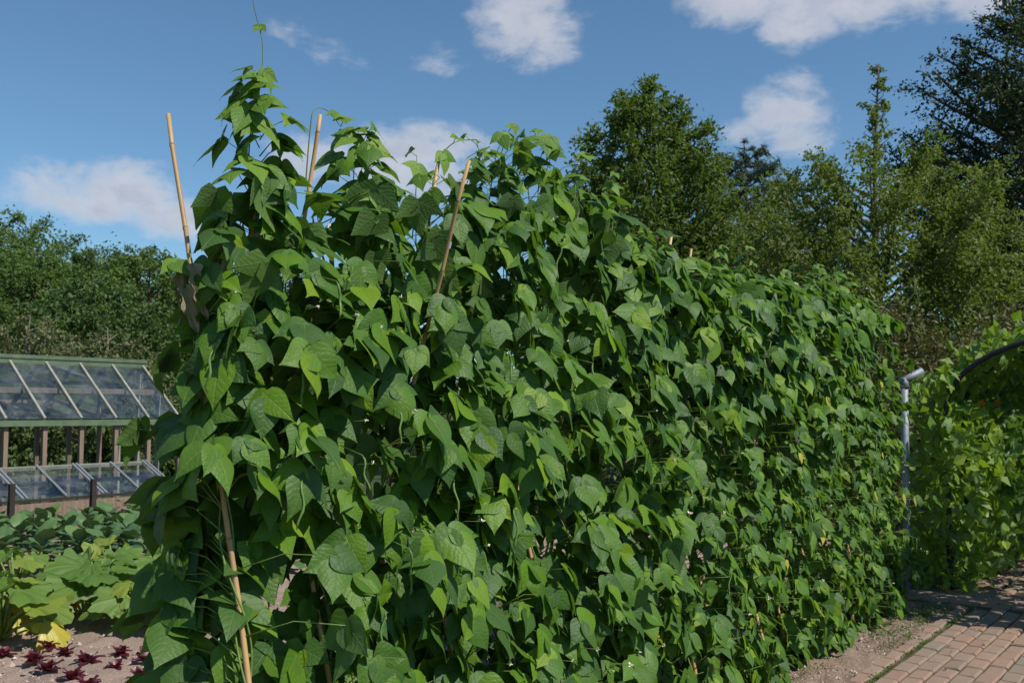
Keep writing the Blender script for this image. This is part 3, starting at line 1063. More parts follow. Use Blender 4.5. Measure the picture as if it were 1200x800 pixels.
top_shoot(plants_b[4], rb, None, [R(1.12, -0.46, 2.15), R(1.14, -0.45, 2.45), R(1.2, -0.45, 2.58), R(1.3, -0.45, 2.66), R(1.42, -0.45, 2.68), R(1.50, -0.45, 2.58)], [(0.3, 0.09), (0.55, 0.05), (0.75, 0.05), (0.85, 0.06), (0.97, 0.06)])
top_shoot(plants_f[5], rb, None, [R(1.5, -0.45, 2.3), R(1.55, -0.45, 2.55), R(1.6, -0.45, 2.7), R(1.7, -0.45, 2.74)], [(0.3, 0.1), (0.5, 0.09), (0.7, 0.07), (0.9, 0.05)])
top_shoot(plants_f[6], rb, None, [R(1.85, -0.45, 2.4), R(1.82, -0.45, 2.65), R(1.86, -0.45, 2.8), R(1.95, -0.45, 2.82)], [(0.3, 0.1), (0.5, 0.09), (0.6, 0.07), (0.75, 0.05)])
top_shoot(plants_f[0], rb, None, [R(-0.02, 0.02, 0.5), R(-0.12, -0.05, 0.62), R(-0.3, -0.2, 0.62), R(-0.42, -0.35, 0.60)], [(0.4, 0.13), (0.99, 0.06)])
for (pl, a0, t0, z0, dz, n) in ((plants_b[1], 0.22, -0.44, 2.12, 0.46, 16), (plants_b[3], 0.70, -0.43, 2.15, 0.42, 14), (plants_f[4], 1.3, -0.40, 2.2, 0.40, 12), (plants_b[5], 1.55, -0.40, 2.3, 0.40, 12), (plants_f[6], 1.85, -0.36, 2.35, 0.42, 12)):
    for k in range(n):
        z = z0 + dz * k / n
        a = rb.uniform(0, 6.3)
        o = (Vector((math.cos(a), math.sin(a), 0)) + Vector((0.5, -0.6, 0))).normalized()
        c = R(a0, t0, z)
        e = c + o * rb.uniform(0.04, 0.13) + UP * 0.03
        pl.tube([c - UP * 0.04, c + o * 0.03, e], [0.0024, 0.0018, 0.0014], 4)
        trifoliate(pl, rb, e, o, rb.uniform(0.10, 0.135) * (1 - 0.35 * k / n), True, k > n - 3, elev=rb.gauss(45, 14))
# small free tips all along the ridge
for pl in plants_f[2:] + plants_b[4::2]:
    z = top_z(pl.s)
    if rb.random() < 0.75:
        a = pl.s + rb.uniform(-0.1, 0.1)
        t0 = -0.35 if pl.side > 0 else -0.5
        top_shoot(pl, rb, None, [R(a, t0, z - 0.25), R(a + 0.02, t0, z - 0.05), R(a + rb.uniform(-0.08, 0.08), t0 + 0.03, z + rb.uniform(0.0, 0.10))], [(0.4, 0.09), (0.65, 0.08), (0.95, 0.05)])

# flowers, pods, yellow and withered leaves
for pl in plants_f:
    nf = 5
    for k in range(nf):
        z = rb.uniform(0.2, top_z(pl.s) - 0.1)
        ss = pl.s + rb.uniform(-0.15, 0.15)
        p = R(ss, front_t(ss, z) + rb.uniform(-0.03, 0.05), z)
        m = FLP if (2.6 < pl.s < 4 and z > 1.3) else rb.choice(FLW)
        obj('flower', m, pl.root, mat=Matrix.Translation(p - pl.base) @ Matrix.Rotation(rb.uniform(0, 6), 4, 'Z') @ Matrix.Rotation(rb.uniform(0.4, 1.6), 4, 'X') @ Matrix.Scale(rb.uniform(0.5, 0.95), 4))
        c = R(ss, front_t(ss, z) - 0.12, z - 0.05)
        pl.tube([c, (c + p) / 2 + UP * 0.02, p], 0.0014, 4)
    for k in range(4):
        z = rb.uniform(0.35, top_z(pl.s) - 0.15)
        ss = pl.s + rb.uniform(-0.15, 0.15)
        p = R(ss, front_t(ss, z) + rb.uniform(-0.04, 0.03), z)
        obj('pod', rb.choice(PODS), pl.root, mat=Matrix.Translation(p - pl.base) @ Matrix.Rotation(rb.uniform(0, 6), 4, 'Z') @ Matrix.Rotation(rb.uniform(-0.2, 0.2), 4, 'X'))
        c = R(ss, front_t(ss, z) - 0.10, z + 0.03)
        pl.tube([c, p], 0.0015, 4)
    if pl.s > 3.5:
        for k in range(1):
            z = rb.uniform(0.35, 1.9)
            ss = pl.s + rb.uniform(-0.15, 0.15)
            p = R(ss, front_t(ss, z) + 0.01, z)
            obj('leaf', rb.choice(LYEL), pl.root, mat=Matrix.Translation(-pl.base) @ frame(p, -UP + N * 0.2 + D * rb.uniform(-0.4, 0.4), N + UP * 0.5, rb.uniform(0.05, 0.10)))['label'] = 'yellowed leaf'
pl = plants_f[0]
for (ss, t, z, l) in [(-0.06, -0.50, 1.92, 0.15), (-0.05, -0.46, 1.90, 0.13), (-0.07, -0.53, 1.93, 0.10), (-0.06, -0.44, 1.66, 0.14), (-0.05, -0.38, 1.62, 0.12), (-0.07, -0.49, 1.88, 0.16), (-0.04, -0.41, 1.60, 0.15), (-0.06, -0.47, 1.95, 0.13)]:
    p = R(ss - 0.0, t + 0.06, z)
    o = obj('leaf', rb.choice(LDRY), pl.root, mat=Matrix.Translation(-pl.base) @ frame(p, -UP + D * rb.uniform(-0.2, 0.2), N - D * 0.5, l))
    o['label'] = 'brown withered leaf'
    c = pl.cane_pt(z + 0.06)
    pl.tube([c, (c + p) / 2 + UP * 0.02, p], 0.003, 5)
for pl in plants_f + plants_b:
    pl.done()


# ------------------------------------------------------------------ left of the row: red lettuce, courgettes, brassicas
def lettuce_mesh(seed):
    rng = random.Random(seed)
    Vs, Fs, ts = [], [], []
    nv = 0
    for k in range(11):
        a = k * 2.4 + rng.uniform(-0.3, 0.3)
        e = 0.25 + 0.1 * k
        V, F, UV = leaf_grid(lambda v: 0.30 * math.sin(math.pi * min(1, v * 0.86 + 0.1)) ** 0.6, seed * 20 + k, 4, 2, 0.3, 0.35, 0.10, 0.1)
        M = frame((0, 0, 0.0), (math.cos(a) * math.cos(e), math.sin(a) * math.cos(e), math.sin(e)), (-math.cos(a) * 0.5, -math.sin(a) * 0.5, 1), rng.uniform(0.055, 0.085))
        A = np.array(M)
        Vs.append(V @ A[:3, :3].T + A[:3, 3]); Fs.append(F + nv); ts.append(np.full(len(F), rng.random()))
        nv += len(V)
    return big_mesh('red_lettuce', np.concatenate(Vs), np.concatenate(Fs), LETT, tint=np.concatenate(ts))


LETM = [lettuce_mesh(i + 1) for i in range(4)]
rl = random.Random(9)
for row, (t, s0, n) in enumerate([(-3.9, 1.2, 6), (-3.62, 1.15, 6), (-3.34, 1.1, 6), (-3.06, 1.1, 6), (-2.78, 1.1, 6), (-2.5, 1.1, 6), (-2.2, 1.1, 6)]):
    for k in range(n):
        p = R(s0 + k * 0.25 + rl.gauss(0, 0.03), t + rl.gauss(0, 0.02), 0.008)
        if p.y > 6.35 + 0.1 * math.sin(k):
            continue
        o = obj('red_lettuce', rl.choice(LETM), None, p)
        sc = rl.uniform(0.85, 1.35)
        o.scale = (sc, sc, sc)
        o.rotation_euler = (0, 0, rl.uniform(0, 6))
        tag(o, 'small dark red lettuce seedling in the bare soil', 'lettuce', 'red lettuces on the bare soil')

CLV = [lobed_leaf('leaf', COURG, 70 + i, 5, 0.36, 40, rl.uniform(0.1, 0.4), rl.uniform(0.0, 0.35)) for i in range(5)]
CLY = [lobed_leaf('leaf', YELL, 80 + i, 5, 0.4, 40, 0.6, -0.1) for i in range(2)]
CLP = lobed_leaf('leaf', COURGP, 85, 5, 0.22, 40, 0.15, 0.1)


def courgette_flower():
    b = MB()
    n = 10
    vs = [(0, 0, 0)]
    for r, z in ((0.012, 0.03), (0.02, 0.06)):
        for k in range(n):
            a = k * 2 * math.pi / n
            vs.append((r * math.cos(a), r * math.sin(a), z))
    for k in range(n):
        a = k * 2 * math.pi / n
        r = 0.055 if k % 2 == 0 else 0.03
        vs.append((r * math.cos(a), r * math.sin(a), 0.095 if k % 2 == 0 else 0.08))
    fs = [(0, 1 + k, 1 + (k + 1) % n) for k in range(n)]
    for q in range(2):
        for k in range(n):
            fs.append((1 + q * n + k, 1 + (q + 1) * n + k, 1 + (q + 1) * n + (k + 1) % n, 1 + q * n + (k + 1) % n))
    b.add(vs, fs)
    return b.mesh('flower', ORANGE)


CFL = courgette_flower()


def courgette(p, nl, size, label, yellow=0, pale=0, flowers=0, hmax=0.42, seed=0):
    rng = random.Random(seed)
    root = thing('courgette_plant', label, 'courgette plant', p, None)
    st = MB()
    for k in range(nl):
        a = k * 2.399 + rng.uniform(-0.4, 0.4)
        q = k / max(1, nl - 1)
        r = size * (0.75 - 0.5 * q) * rng.uniform(0.7, 1.15)
        h = hmax * (0.35 + 0.65 * q) * rng.uniform(0.8, 1.1)
        e = Vector((r * math.cos(a), r * math.sin(a), h))
        st.tube([(0, 0, 0.02), (e.x * 0.35, e.y * 0.35, h * 0.65), (e.x * 0.8, e.y * 0.8, h * 0.98), e], [0.012, 0.010, 0.008, 0.006], 6)
        L = rng.uniform(0.24, 0.34) * (0.75 if q > 0.8 else 1)
        me, lab = rng.choice(CLV), None
        if k < yellow:
            me, lab, L = rng.choice(CLY), 'yellowed leaf', L * 1.05
        elif k < yellow + pale:
            me, lab = CLP, 'pale grey-green leaf'
        td = Vector((math.cos(a), math.sin(a), rng.uniform(-0.7, 0.15)))
        o = obj('leaf', me, root, mat=frame(e - td.normalized() * 0.03, td, (rng.gauss(0, 0.25) + 0.15, rng.gauss(0, 0.25) - 0.35, 1), L))
        if lab:
            o['label'] = lab
    for k in range(flowers):
        a = rng.uniform(-2.2, -0.6)
        b_ = Vector((0.17 * math.cos(a), 0.17 * math.sin(a), 0.10))
        st.tube([(0, 0, 0.02), b_ * 0.6, b_], 0.006, 5)
        obj('flower', CFL, root, mat=Matrix.Translation(b_) @ Matrix.Rotation(0.7, 4, 'X'))
    obj('stem', st.mesh('stem', VINE), root)
    return root


courgette((-3.30, 6.55, 0), 18, 0.40, 'sprawling courgette plant with bright yellow lower leaves beside the red lettuces', 5, 0, 0, 0.42, 1)
courgette((-2.98, 7.25, 0), 16, 0.36, 'courgette plant with large pale grey-green leaves', 0, 3, 1, 0.46, 2)
courgette((-2.62, 7.9, 0), 15, 0.40, 'courgette plant with deeply cut leaves and an orange flower', 0, 0, 2, 0.48, 3)
courgette((-2.55, 6.95, 0), 14, 0.30, 'small courgette plant with an orange flower beside the bare soil', 1, 1, 1, 0.34, 8)
courgette((-3.62, 6.9, 0), 16, 0.38, 'courgette plant with curled yellow leaves at the end of the bed', 10, 0, 1, 0.40, 9)
courgette((-3.2, 7.75, 0), 15, 0.36, 'courgette plant between the pale-leaved one and the brassicas', 2, 1, 0, 0.40, 10)
courgette((-3.75, 7.6, 0), 16, 0.42, 'courgette plant in front of the brassicas with yellow blotched leaves', 2, 1, 0, 0.46, 4)
courgette((-3.3, 8.35, 0), 15, 0.40, 'courgette plant tucked against the brassica rows', 0, 0, 0, 0.40, 5)
courgette((-2.75, 8.7, 0), 14, 0.38, 'courgette plant half hidden behind the open end of the bean row', 0, 0, 1, 0.40, 6)


def brassica_leaf(seed):
    V, F, UV = leaf_grid(lambda v: 0.05 if v < 0.2 else 0.05 + 0.36 * math.sin(math.pi * min(1, (v - 0.2) / 0.8 * 0.92 + 0.02)) ** 0.7, seed, 8, 3, 0.35, 0.55, 0.07, 0.35)
    return big_mesh('leaf', V, F, CABB, uv=UV)


CABM = [brassica_leaf(300 + i) for i in range(6)]
CSTEM = MB()
CSTEM.tube([(0, 0, -0.01), (0, 0, 0.1), (0.01, 0, 0.24)], [0.02, 0.018, 0.012], 7)
CSTEMM = CSTEM.mesh('stem', VINE)
rcab = random.Random(14)
for row in range(7):
    for k in range(11):
        Y = 9.3 + row * 0.5
        X = -0.55 * Y + 0.10 + k * 0.33 + rcab.gauss(0, 0.05)
        if X > -0.22 * Y:
            continue
        p = Vector((X, Y + rcab.gauss(0, 0.06), 0))
        root = thing('brassica_plant', 'blue-green brassica plant in the rows before the cold frame', 'brassica', p, 'brassicas before the cold frame', rcab.uniform(0, 6))
        obj('stem', CSTEMM, root)
        for q in range(13):
            a = q * 2.399
            e = 0.30 + 0.08 * q + rcab.uniform(-0.1, 0.1)
            td = Vector((math.cos(a) * math.cos(e), math.sin(a) * math.cos(e), math.sin(e)))
            obj('leaf', rcab.choice(CABM), root, mat=frame((0, 0, 0.08 + 0.014 * q), td, (-math.cos(a) * 0.4, -math.sin(a) * 0.4, 1), rcab.uniform(0.14, 0.23)))


# ------------------------------------------------------------------ greenhouse and cold frame
def build_greenhouse():
    E = Vector((-5.62, 15.0, 0))                       # below the near ridge end
    root = thing('greenhouse', 'small glazed greenhouse with green ridge and gutter and timber posts', 'greenhouse', E)
    L, HW, ZR, ZE, BAY = 7.0, 1.02, 2.20, 1.33, 0.50

    def P(s, t, z):                                    # s runs back along -D from the gable end
        return -D * s + N * t + UP * z
    b = MB()
    b.beam(P(-0.06, 0, ZR + 0.02), P(L, 0, ZR + 0.02), 0.22, 0.05)
    b.beam(P(-0.06, 0.07, ZR - 0.03), P(L, 0.07, ZR - 0.03), 0.05, 0.11)
    obj('ridge', b.mesh('ridge', GREENP, False), root)
    for sg in (1, -1):
        b = MB()
        b.beam(P(-0.05, sg * (HW + 0.03), ZE), P(L, sg * (HW + 0.03), ZE), 0.10, 0.075)
        obj('gutter', b.mesh('gutter', GREENP, False), root)
        nb = int(L / BAY)
        for k in range(nb + 1):
            b = MB()
            b.beam(P(k * BAY, sg * 0.05, ZR - 0.03), P(k * BAY, sg * HW, ZE + 0.05), 0.032, 0.05)
            obj('rafter', b.mesh('rafter', RAFT, False), root)
            if k < nb:
                b = MB()
                x0, x1 = k * BAY + 0.018, (k + 1) * BAY - 0.018
                b.add([P(x0, sg * 0.05, ZR - 0.025), P(x1, sg * 0.05, ZR - 0.025), P(x1, sg * HW, ZE + 0.055), P(x0, sg * HW, ZE + 0.055)], [(0, 1, 2, 3) if sg > 0 else (3, 2, 1, 0)])
                obj('pane', b.mesh('pane', GLASS, False), root)
        b = MB()
        b.beam(P(0, sg * 0.42, ZR - 0.44), P(L, sg * 0.42, ZR - 0.44), 0.04, 0.075)
        obj('purlin', b.mesh('purlin', WOOD, False), root)
        for k in range(nb + 1):
            if k % 1 == 0:
                b = MB()
                b.beam(P(k * BAY, sg * HW, 0), P(k * BAY, sg * HW, ZE - 0.04), 0.055, 0.055, N)
                obj('post', b.mesh('post', WOOD, False), root)
        b = MB()
        b.beam(P(0.04, sg * HW, 0.08), P(L, sg * HW, 0.08), 0.05, 0.16)
        obj('base_board', b.mesh('base_board', WOOD, False), root)
    for t in (-0.5, 0.0, 0.5):                          # gable end
        b = MB()
        b.beam(P(0.0, t, 0), P(0.0, t, ZR - abs(t) * 0.85 - 0.06), 0.05, 0.05, N)
        obj('gable_post', b.mesh('gable_post', RAFT, False), root)
    b = MB()
    b.add([P(-0.03, -HW, ZE), P(-0.03, HW, ZE), P(-0.03, 0, ZR)], [(0, 1, 2)])
    obj('pane', b.mesh('pane', GLASS, False), root)
    b = MB()
    b.beam(P(0.0, -HW, ZE), P(0.0, HW, ZE), 0.05, 0.06)
    obj('tie_beam', b.mesh('tie_beam', WOOD, False), root)


build_greenhouse()


def build_cold_frame():
    E = Vector((-5.62, 15.0, 0)) + N * 1.30 - D * 0.75
    root = thing('cold_frame', 'low timber cold frame with sloping glass lights in front of the greenhouse', 'cold frame', E)
    L, DP, ZB, ZF = 6.0, 0.72, 0.78, 0.45

    def P(s, t, z):
        return -D * s + N * t + UP * z
    b = MB()
    b.beam(P(0, DP, 0.215), P(L, DP, 0.215), 0.035, 0.40)
    obj('front_board', b.mesh('front_board', WOOD, False), root)
    b = MB()
    b.beam(P(0, 0, ZB), P(L, 0, ZB), 0.06, 0.05)
    obj('top_rail', b.mesh('top_rail', RAFT, False), root)
    b = MB()
    b.beam(P(0, DP * 0.42, (ZB * 0.58 + ZF * 0.42) - 0.03), P(L, DP * 0.42, (ZB * 0.58 + ZF * 0.42) - 0.03), 0.035, 0.05)
    obj('cross_rail', b.mesh('cross_rail', WOODD, False), root)
    b = MB()
    b.beam(P(0, DP + 0.002, ZF - 0.005), P(L, DP + 0.002, ZF - 0.005), 0.05, 0.03)
    obj('front_rail', b.mesh('front_rail', WOODD, False), root)
    b = MB()
    b.add([P(0, 0.03, 0.02), P(0, DP - 0.02, 0.02), P(0, DP - 0.02, ZF - 0.03), P(0, 0.03, ZB - 0.03), P(0.03, 0.03, 0.02), P(0.03, DP - 0.02, 0.02), P(0.03, DP - 0.02, ZF - 0.03), P(0.03, 0.03, ZB - 0.03)],
          [(0, 1, 2, 3), (7, 6, 5, 4), (0, 4, 5, 1), (1, 5, 6, 2), (2, 6, 7, 3), (3, 7, 4, 0)])
    obj('end_board', b.mesh('end_board', WOOD, False), root)
    n = 12
    for k in range(n + 1):
        s = L * k / n
        b = MB()
        for off in ((0,) if k % 2 else (-0.025, 0.025)):
            b.beam(P(s + off, 0.01, ZB + 0.035), P(s + off, DP + 0.01, ZF + 0.025), 0.028, 0.02)
        obj('glazing_bar', b.mesh('glazing_bar', ALU, False), root)
        if k < n:
            b = MB()
            b.add([P(s + 0.03, 0.01, ZB + 0.027), P(s + L / n - 0.03, 0.01, ZB + 0.027), P(s + L / n - 0.03, DP, ZF + 0.017), P(s + 0.03, DP, ZF + 0.017)], [(0, 1, 2, 3)])
            obj('pane', b.mesh('pane', GLASS, False), root)
        if k % 2 == 0 and k:
            b = MB()
            b.beam(P(s + 0.18, DP + 0.045, 0), P(s + 0.18, DP + 0.045, 0.66), 0.06, 0.05, N)
            obj('post', b.mesh('post', WOODD, False), root)


build_cold_frame()


# ------------------------------------------------------------------ trees
def build_tree(name, label, base, H, env, mat, bark, seed, nbr=60, nleaf=16000, lsize=0.12, crown0=0.2, rise=0.5, group=None, trunk_r=0.16, spread=0.28, cat='tree', asp=0.55, up_bias=0.45, leader=1.0, twig=0.42, drooping=0.0, clump=0.0):
    """trunk, limbs out to the crown's envelope env(h) -> radius, leaves along their twigs"""
    rng = np.random.default_rng(seed)
    root = thing(name, label, cat, base, group)
    tb = MB()
    top = H * leader
    lean = rng.normal(0, 0.02, 2) * H
    def trunk_pt(h):
        q = h / H
        return np.array([lean[0] * q * q + 0.06 * math.sin(q * 5 + seed), lean[1] * q * q + 0.06 * math.cos(q * 4 + seed), h])
    hs = np.linspace(-0.05, top, 12)
    tb.tube([trunk_pt(h) for h in hs], [max(0.01, trunk_r * (1 - 0.93 * max(0, h) / top)) for h in hs], 8)
    P, W, DR = [], [], []
    for i in range(nbr):
        q = (i + rng.random()) / nbr
        h = H * (crown0 + (1 - crown0) * q ** 0.9)
        a = i * 2.399 + rng.normal(0, 0.3)
        rad = env(h / H) * rng.uniform(0.72, 1.12)
        if rad < 0.05:
            continue
        h0 = max(H * crown0 * 0.6, h - rad * rise)
        p0 = trunk_pt(min(h0, top))
        d = np.array([math.cos(a), math.sin(a), 0])
        p2 = trunk_pt(min(h, top)) * np.array([1, 1, 0]) + d * rad + np.array([0, 0, h])
        p1 = p0 + d * rad * 0.55 + np.array([0, 0, (h - h0) * 0.35])
        B = lambda u: (1 - u) ** 2 * p0 + 2 * u * (1 - u) * p1 + u * u * p2
        us = np.linspace(0, 1, 6)
        tb.tube([B(u) for u in us], [max(0.006, trunk_r * 0.32 * (1 - 0.85 * u) * (0.4 + 0.6 * rad / 2.5)) for u in us], 5, cap=False)
        ntw = int(6 + rad * 5) if rad > 0.5 else 2
        if rad < 0.5 and h / H > 0.8 and rng.random() < 0.55:
            continue
        for k in range(ntw):
            u = rng.uniform(0.25, 1.0) ** 0.8
            b0 = B(u)
            dv = d * 0.6 + rng.normal(0, 0.7, 3) + np.array([0, 0, 0.25 - drooping])
            dv /= np.linalg.norm(dv)
            l = twig * (0.45 + 0.55 * rad) * rng.uniform(0.4, 1.1) * (1.1 - 0.5 * u)
            b1 = b0 + dv * l
            if rng.random() < 0.35:
                tb.tube([b0, (b0 + b1) / 2 + np.array([0, 0, 0.02]), b1], [0.008, 0.006, 0.003], 3, cap=False)
            P.append((b0, b1)); W.append(l); DR.append(dv)
    W = np.array(W) + 0.08
    idx = rng.choice(len(P), nleaf, p=W / W.sum())
    A = np.array([p[0] for p in P])[idx]
    Bq = np.array([p[1] for p in P])[idx]
    u = rng.random(nleaf)[:, None]
    C = A + (Bq - A) * u + rng.normal(0, 1, (nleaf, 3)) * spread * np.array([1, 1, 0.7]) * np.minimum(1, np.array(W)[idx][:, None])
    dirs = np.array(DR)[idx] + rng.normal(0, 0.7, (nleaf, 3))
    obj('trunk', tb.mesh('trunk', bark), root)
    me = leaf_cloud('crown', C, lsize * rng.uniform(0.6, 1.35, nleaf), mat, rng, up_bias, asp, dirs=dirs, droop=0.3)
    obj('crown', me, root)
    return root


def env_round(r, c0=0.2, sharp=0.6):
    return lambda q: r * max(0.03, math.sin(math.pi * min(1, max(0, (q - c0 * 0.6) / (1 - c0 * 0.6))) ** 1.15) ** sharp)


def env_cone(r, c0=0.15, e=0.75):
    return lambda q: r * max(0.02, (1 - q) ** e) * min(1, (q - c0 * 0.4) / 0.2 + 0.4)


# deciduous tree and pine behind the middle of the row
build_tree('field_tree', 'bushy green tree behind the middle of the bean row, pale-tipped crown', (3.05, 22, -0.05), 9.1, lambda q: 3.1 * max(0.03, min(1, (1 - q) / 0.55)) ** 0.62, T_MID, BARK, 11, 170, 100000, 0.115, 0.08, 0.7, spread=0.22, twig=0.5)
build_tree('pine_tree', 'blue-green pine with tufted tips behind the bushy tree', (6.6, 27.5, -0.05), 9.1, env_cone(3.4, 0.2, 0.55), T_PINE, BARK, 12, 100, 60000, 0.22, 0.15, 0.35, spread=0.14, asp=0.12, twig=0.45)
build_tree('pine_tree', 'slim dark pine top showing beside the bushy tree', (5.0, 30, -0.05), 10.6, env_cone(2.3, 0.2, 0.7), T_PINE, BARK, 13, 65, 26000, 0.22, 0.15, 0.4, spread=0.13, asp=0.12, twig=0.4)
# olive-green tree with a long leading shoot
def horn_env(q):
    if q < 0.80:
        return 2.75 * math.sqrt(max(0.01, 1 - (max(0, q - 0.38) / 0.46) ** 2)) * min(1, q / 0.2 + 0.6)
    return 0.30 * max(0.25, (1.02 - q) * 4)
build_tree('hornbeam_tree', 'olive-green feathery tree with one long twiggy leading shoot', (5.95, 16.2, -0.05), 7.25, horn_env, T_HORN, BARKP, 14, 230, 120000, 0.078, 0.06, 0.7, trunk_r=0.11, spread=0.13, asp=0.6, twig=0.5)
build_tree('dark_tree', 'tall dark green tree at the edge behind the olive-green tree', (14.6, 25.5, -0.05), 13.2, env_round(4.3, 0.1, 0.6), T_DARK, BARK, 15, 190, 110000, 0.115, 0.10, 0.6, trunk_r=0.3, spread=0.17, twig=0.5)
# woodland on the left
wood = [(-20.3, 39, 9.5, 3.8, T_OAK, 'broad woodland tree with the highest crown at the wood edge'),
        (-17.2, 36, 7.3, 2.9, T_OAK, 'rounded mid-green woodland tree above the greenhouse ridge'),
        (-16.0, 38, 7.9, 2.6, T_OAK2, 'dark woodland tree with a knobbly crown top'),
        (-13.6, 37, 7.5, 2.7, T_OAK, 'woodland tree beside the bare cane of the bean row'),
        (-24.5, 44, 9.2, 3.8, T_OAK2, 'dark tree deep at the end of the wood'),
        (-11.2, 39, 7.3, 3.0, T_OAK2, 'dark woodland tree half hidden behind the bean row'),
        (-8.0, 41, 7.2, 3.2, T_OAK, 'woodland tree hidden behind the bean row'),
        (-22.0, 45, 10.4, 4.3, T_OAK2, 'tall dark tree filling the wood behind the broadest crown'),
        (-16.5, 44, 8.8, 3.8, T_OAK2, 'dark tree closing the gap behind the rounded woodland tree'),
        (-19.3, 31, 5.2, 2.3, T_OAK2, 'low dark tree under the wood edge behind the greenhouse'),
        (-13.0, 31, 5.6, 2.4, T_OAK2, 'low dark tree standing before the wood near the bean row')]
for i, (x, y, h, r, m, lab) in enumerate(wood):
    build_tree('woodland_tree', lab, (x, y, -0.05), h, env_round(r, 0.05, 0.5), m, BARK, 50 + i, 85, 28000, 0.16, 0.05, 0.6, group='trees of the wood behind the greenhouse', spread=0.28, twig=0.55)
build_tree('shrub', 'pale buff shrub between the greenhouse and the dark wood', (-13.2, 27, -0.05), 4.1, env_round(1.9, 0.0, 0.5), T_PALE, BARKP, 71, 60, 12000, 0.11, 0.0, 0.6, cat='shrub', spread=0.2)
build_tree('shrub', 'dull yellow-green shrub behind the greenhouse ridge', (-10.6, 26, -0.05), 3.7, env_round(1.8, 0.0, 0.5), T_PALE, BARKP, 72, 60, 12000, 0.11, 0.0, 0.6, cat='shrub', spread=0.2)
for i, (x, y, h) in enumerate([(-9.6, 18.2, 1.75), (-8.2, 18.9, 1.7), (-6.9, 19.5, 1.8), (-5.5, 20.2, 1.7), (-4.0, 21, 1.75)]):
    build_tree('shrub', 'leafy green shrub seen through the greenhouse posts', (x, y, -0.05), h, env_round(1.0, 0.0, 0.4), T_HEDGE, BARK, 80 + i, 34, 7000, 0.10, 0.0, 0.5, cat='shrub', group='shrubs behind the greenhouse', trunk_r=0.05, spread=0.16)


def hedge(name, label, a, b, wdt, h, mat, seed, n, size):
    rng = np.random.default_rng(seed)
    a, b = np.array(a), np.array(b)
    d = b - a
    L = np.linalg.norm(d)
    d = d / L
    nn = np.array([d[1], -d[0]])
    root = thing(name, label, 'hedge', (a[0], a[1], -0.05))
    u = rng.random(n) * L
    z = rng.random(n) ** 0.8 * h
    w = (rng.random(n) - 0.5)
    w = np.sign(w) * (np.abs(w) * 2) ** 0.5 * 0.5 * wdt * (1 + 0.2 * np.sin(u * 3 + z * 2.3))
    z = z * (1 + 0.07 * np.sin(u * 2.2) + 0.05 * np.sin(u * 5.1))
    C = np.stack([d[0] * u + nn[0] * w, d[1] * u + nn[1] * w, z], -1) + rng.normal(0, 0.05, (n, 3))
    C[:, 2] = np.maximum(C[:, 2], 0.03)
    stuff(obj('foliage', leaf_cloud('foliage', C, size * rng.uniform(0.6, 1.3, n), mat, rng, 0.3), root))
    st = MB()
    k = 0.3
    while k < L:
        x, y = d * k
        st.tube([(x, y, -0.03), (x + rng.normal(0, 0.05), y, h * 0.45), (x + rng.normal(0, 0.1), y, h * 0.85)], [0.035, 0.025, 0.01], 5)
        k += 0.6
    obj('stems', st.mesh('stems', BARK), root)


hedge('hedge', 'tall copper-tinged hedge behind the grey steel pole', (3.5, 12.6), (9.5, 12.9), 0.9, 2.75, T_COPP, 91, 17000, 0.085)
hedge('hedge', 'dark green hedge beyond the end of the bean row', (-1.5, 15.5), (4.0, 14.5), 1.0, 2.2, T_HEDGE, 92, 9000, 0.11)

# ------------------------------------------------------------------ squash arches over the path, steel pole
HOOPS = [7.05, 7.75, 8.45, 9.15, 9.85, 10.55]


def hoop_pt(s, a, t0=0.20, t1=2.45, zs=1.5, rise=0.62):
    """a from 0 (left foot) to 1 (right foot) along the hoop"""
    leg = zs
    arc = math.pi * 0.5 * (t1 - t0) * 0.85
    tot = 2 * leg + arc
    x = a * tot
    if x < leg:
        return R(s, t0, x)
    if x > leg + arc:
        return R(s, t1, tot - x)
    q = (x - leg) / arc * math.pi
    return R(s, (t0 + t1) / 2 - math.cos(q) * (t1 - t0) / 2, zs + math.sin(q) * rise)


root = thing('arch_tunnel', 'dark metal hoops arching over the brick path under climbing squash', 'arch', R(7.05, 1.4, 0))
org = R(7.05, 1.4, 0)
for s in HOOPS:
    b = MB()
    b.tube([hoop_pt(s, a) - org for a in np.linspace(0, 1, 40)], 0.024, 8)
    obj('hoop', b.mesh('hoop', BLACKM), root)
for a in (0.22, 0.38, 0.5, 0.62, 0.78):
    b = MB()
    b.tube([hoop_pt(s, a) + UP * 0.022 - org for s in (HOOPS[0], HOOPS[-1])], 0.008, 6)
    obj('rail', b.mesh('rail', BLACKM), root)

SLV = [lobed_leaf('leaf', SQ, 500 + i, 5, 0.45, 22, 0.5, 0.1) for i in range(5)]
SLD = [lobed_leaf('leaf', SQD, 520 + i, 5, 0.3, 22, 0.5, 0.1) for i in range(5)]
rs = random.Random(33)


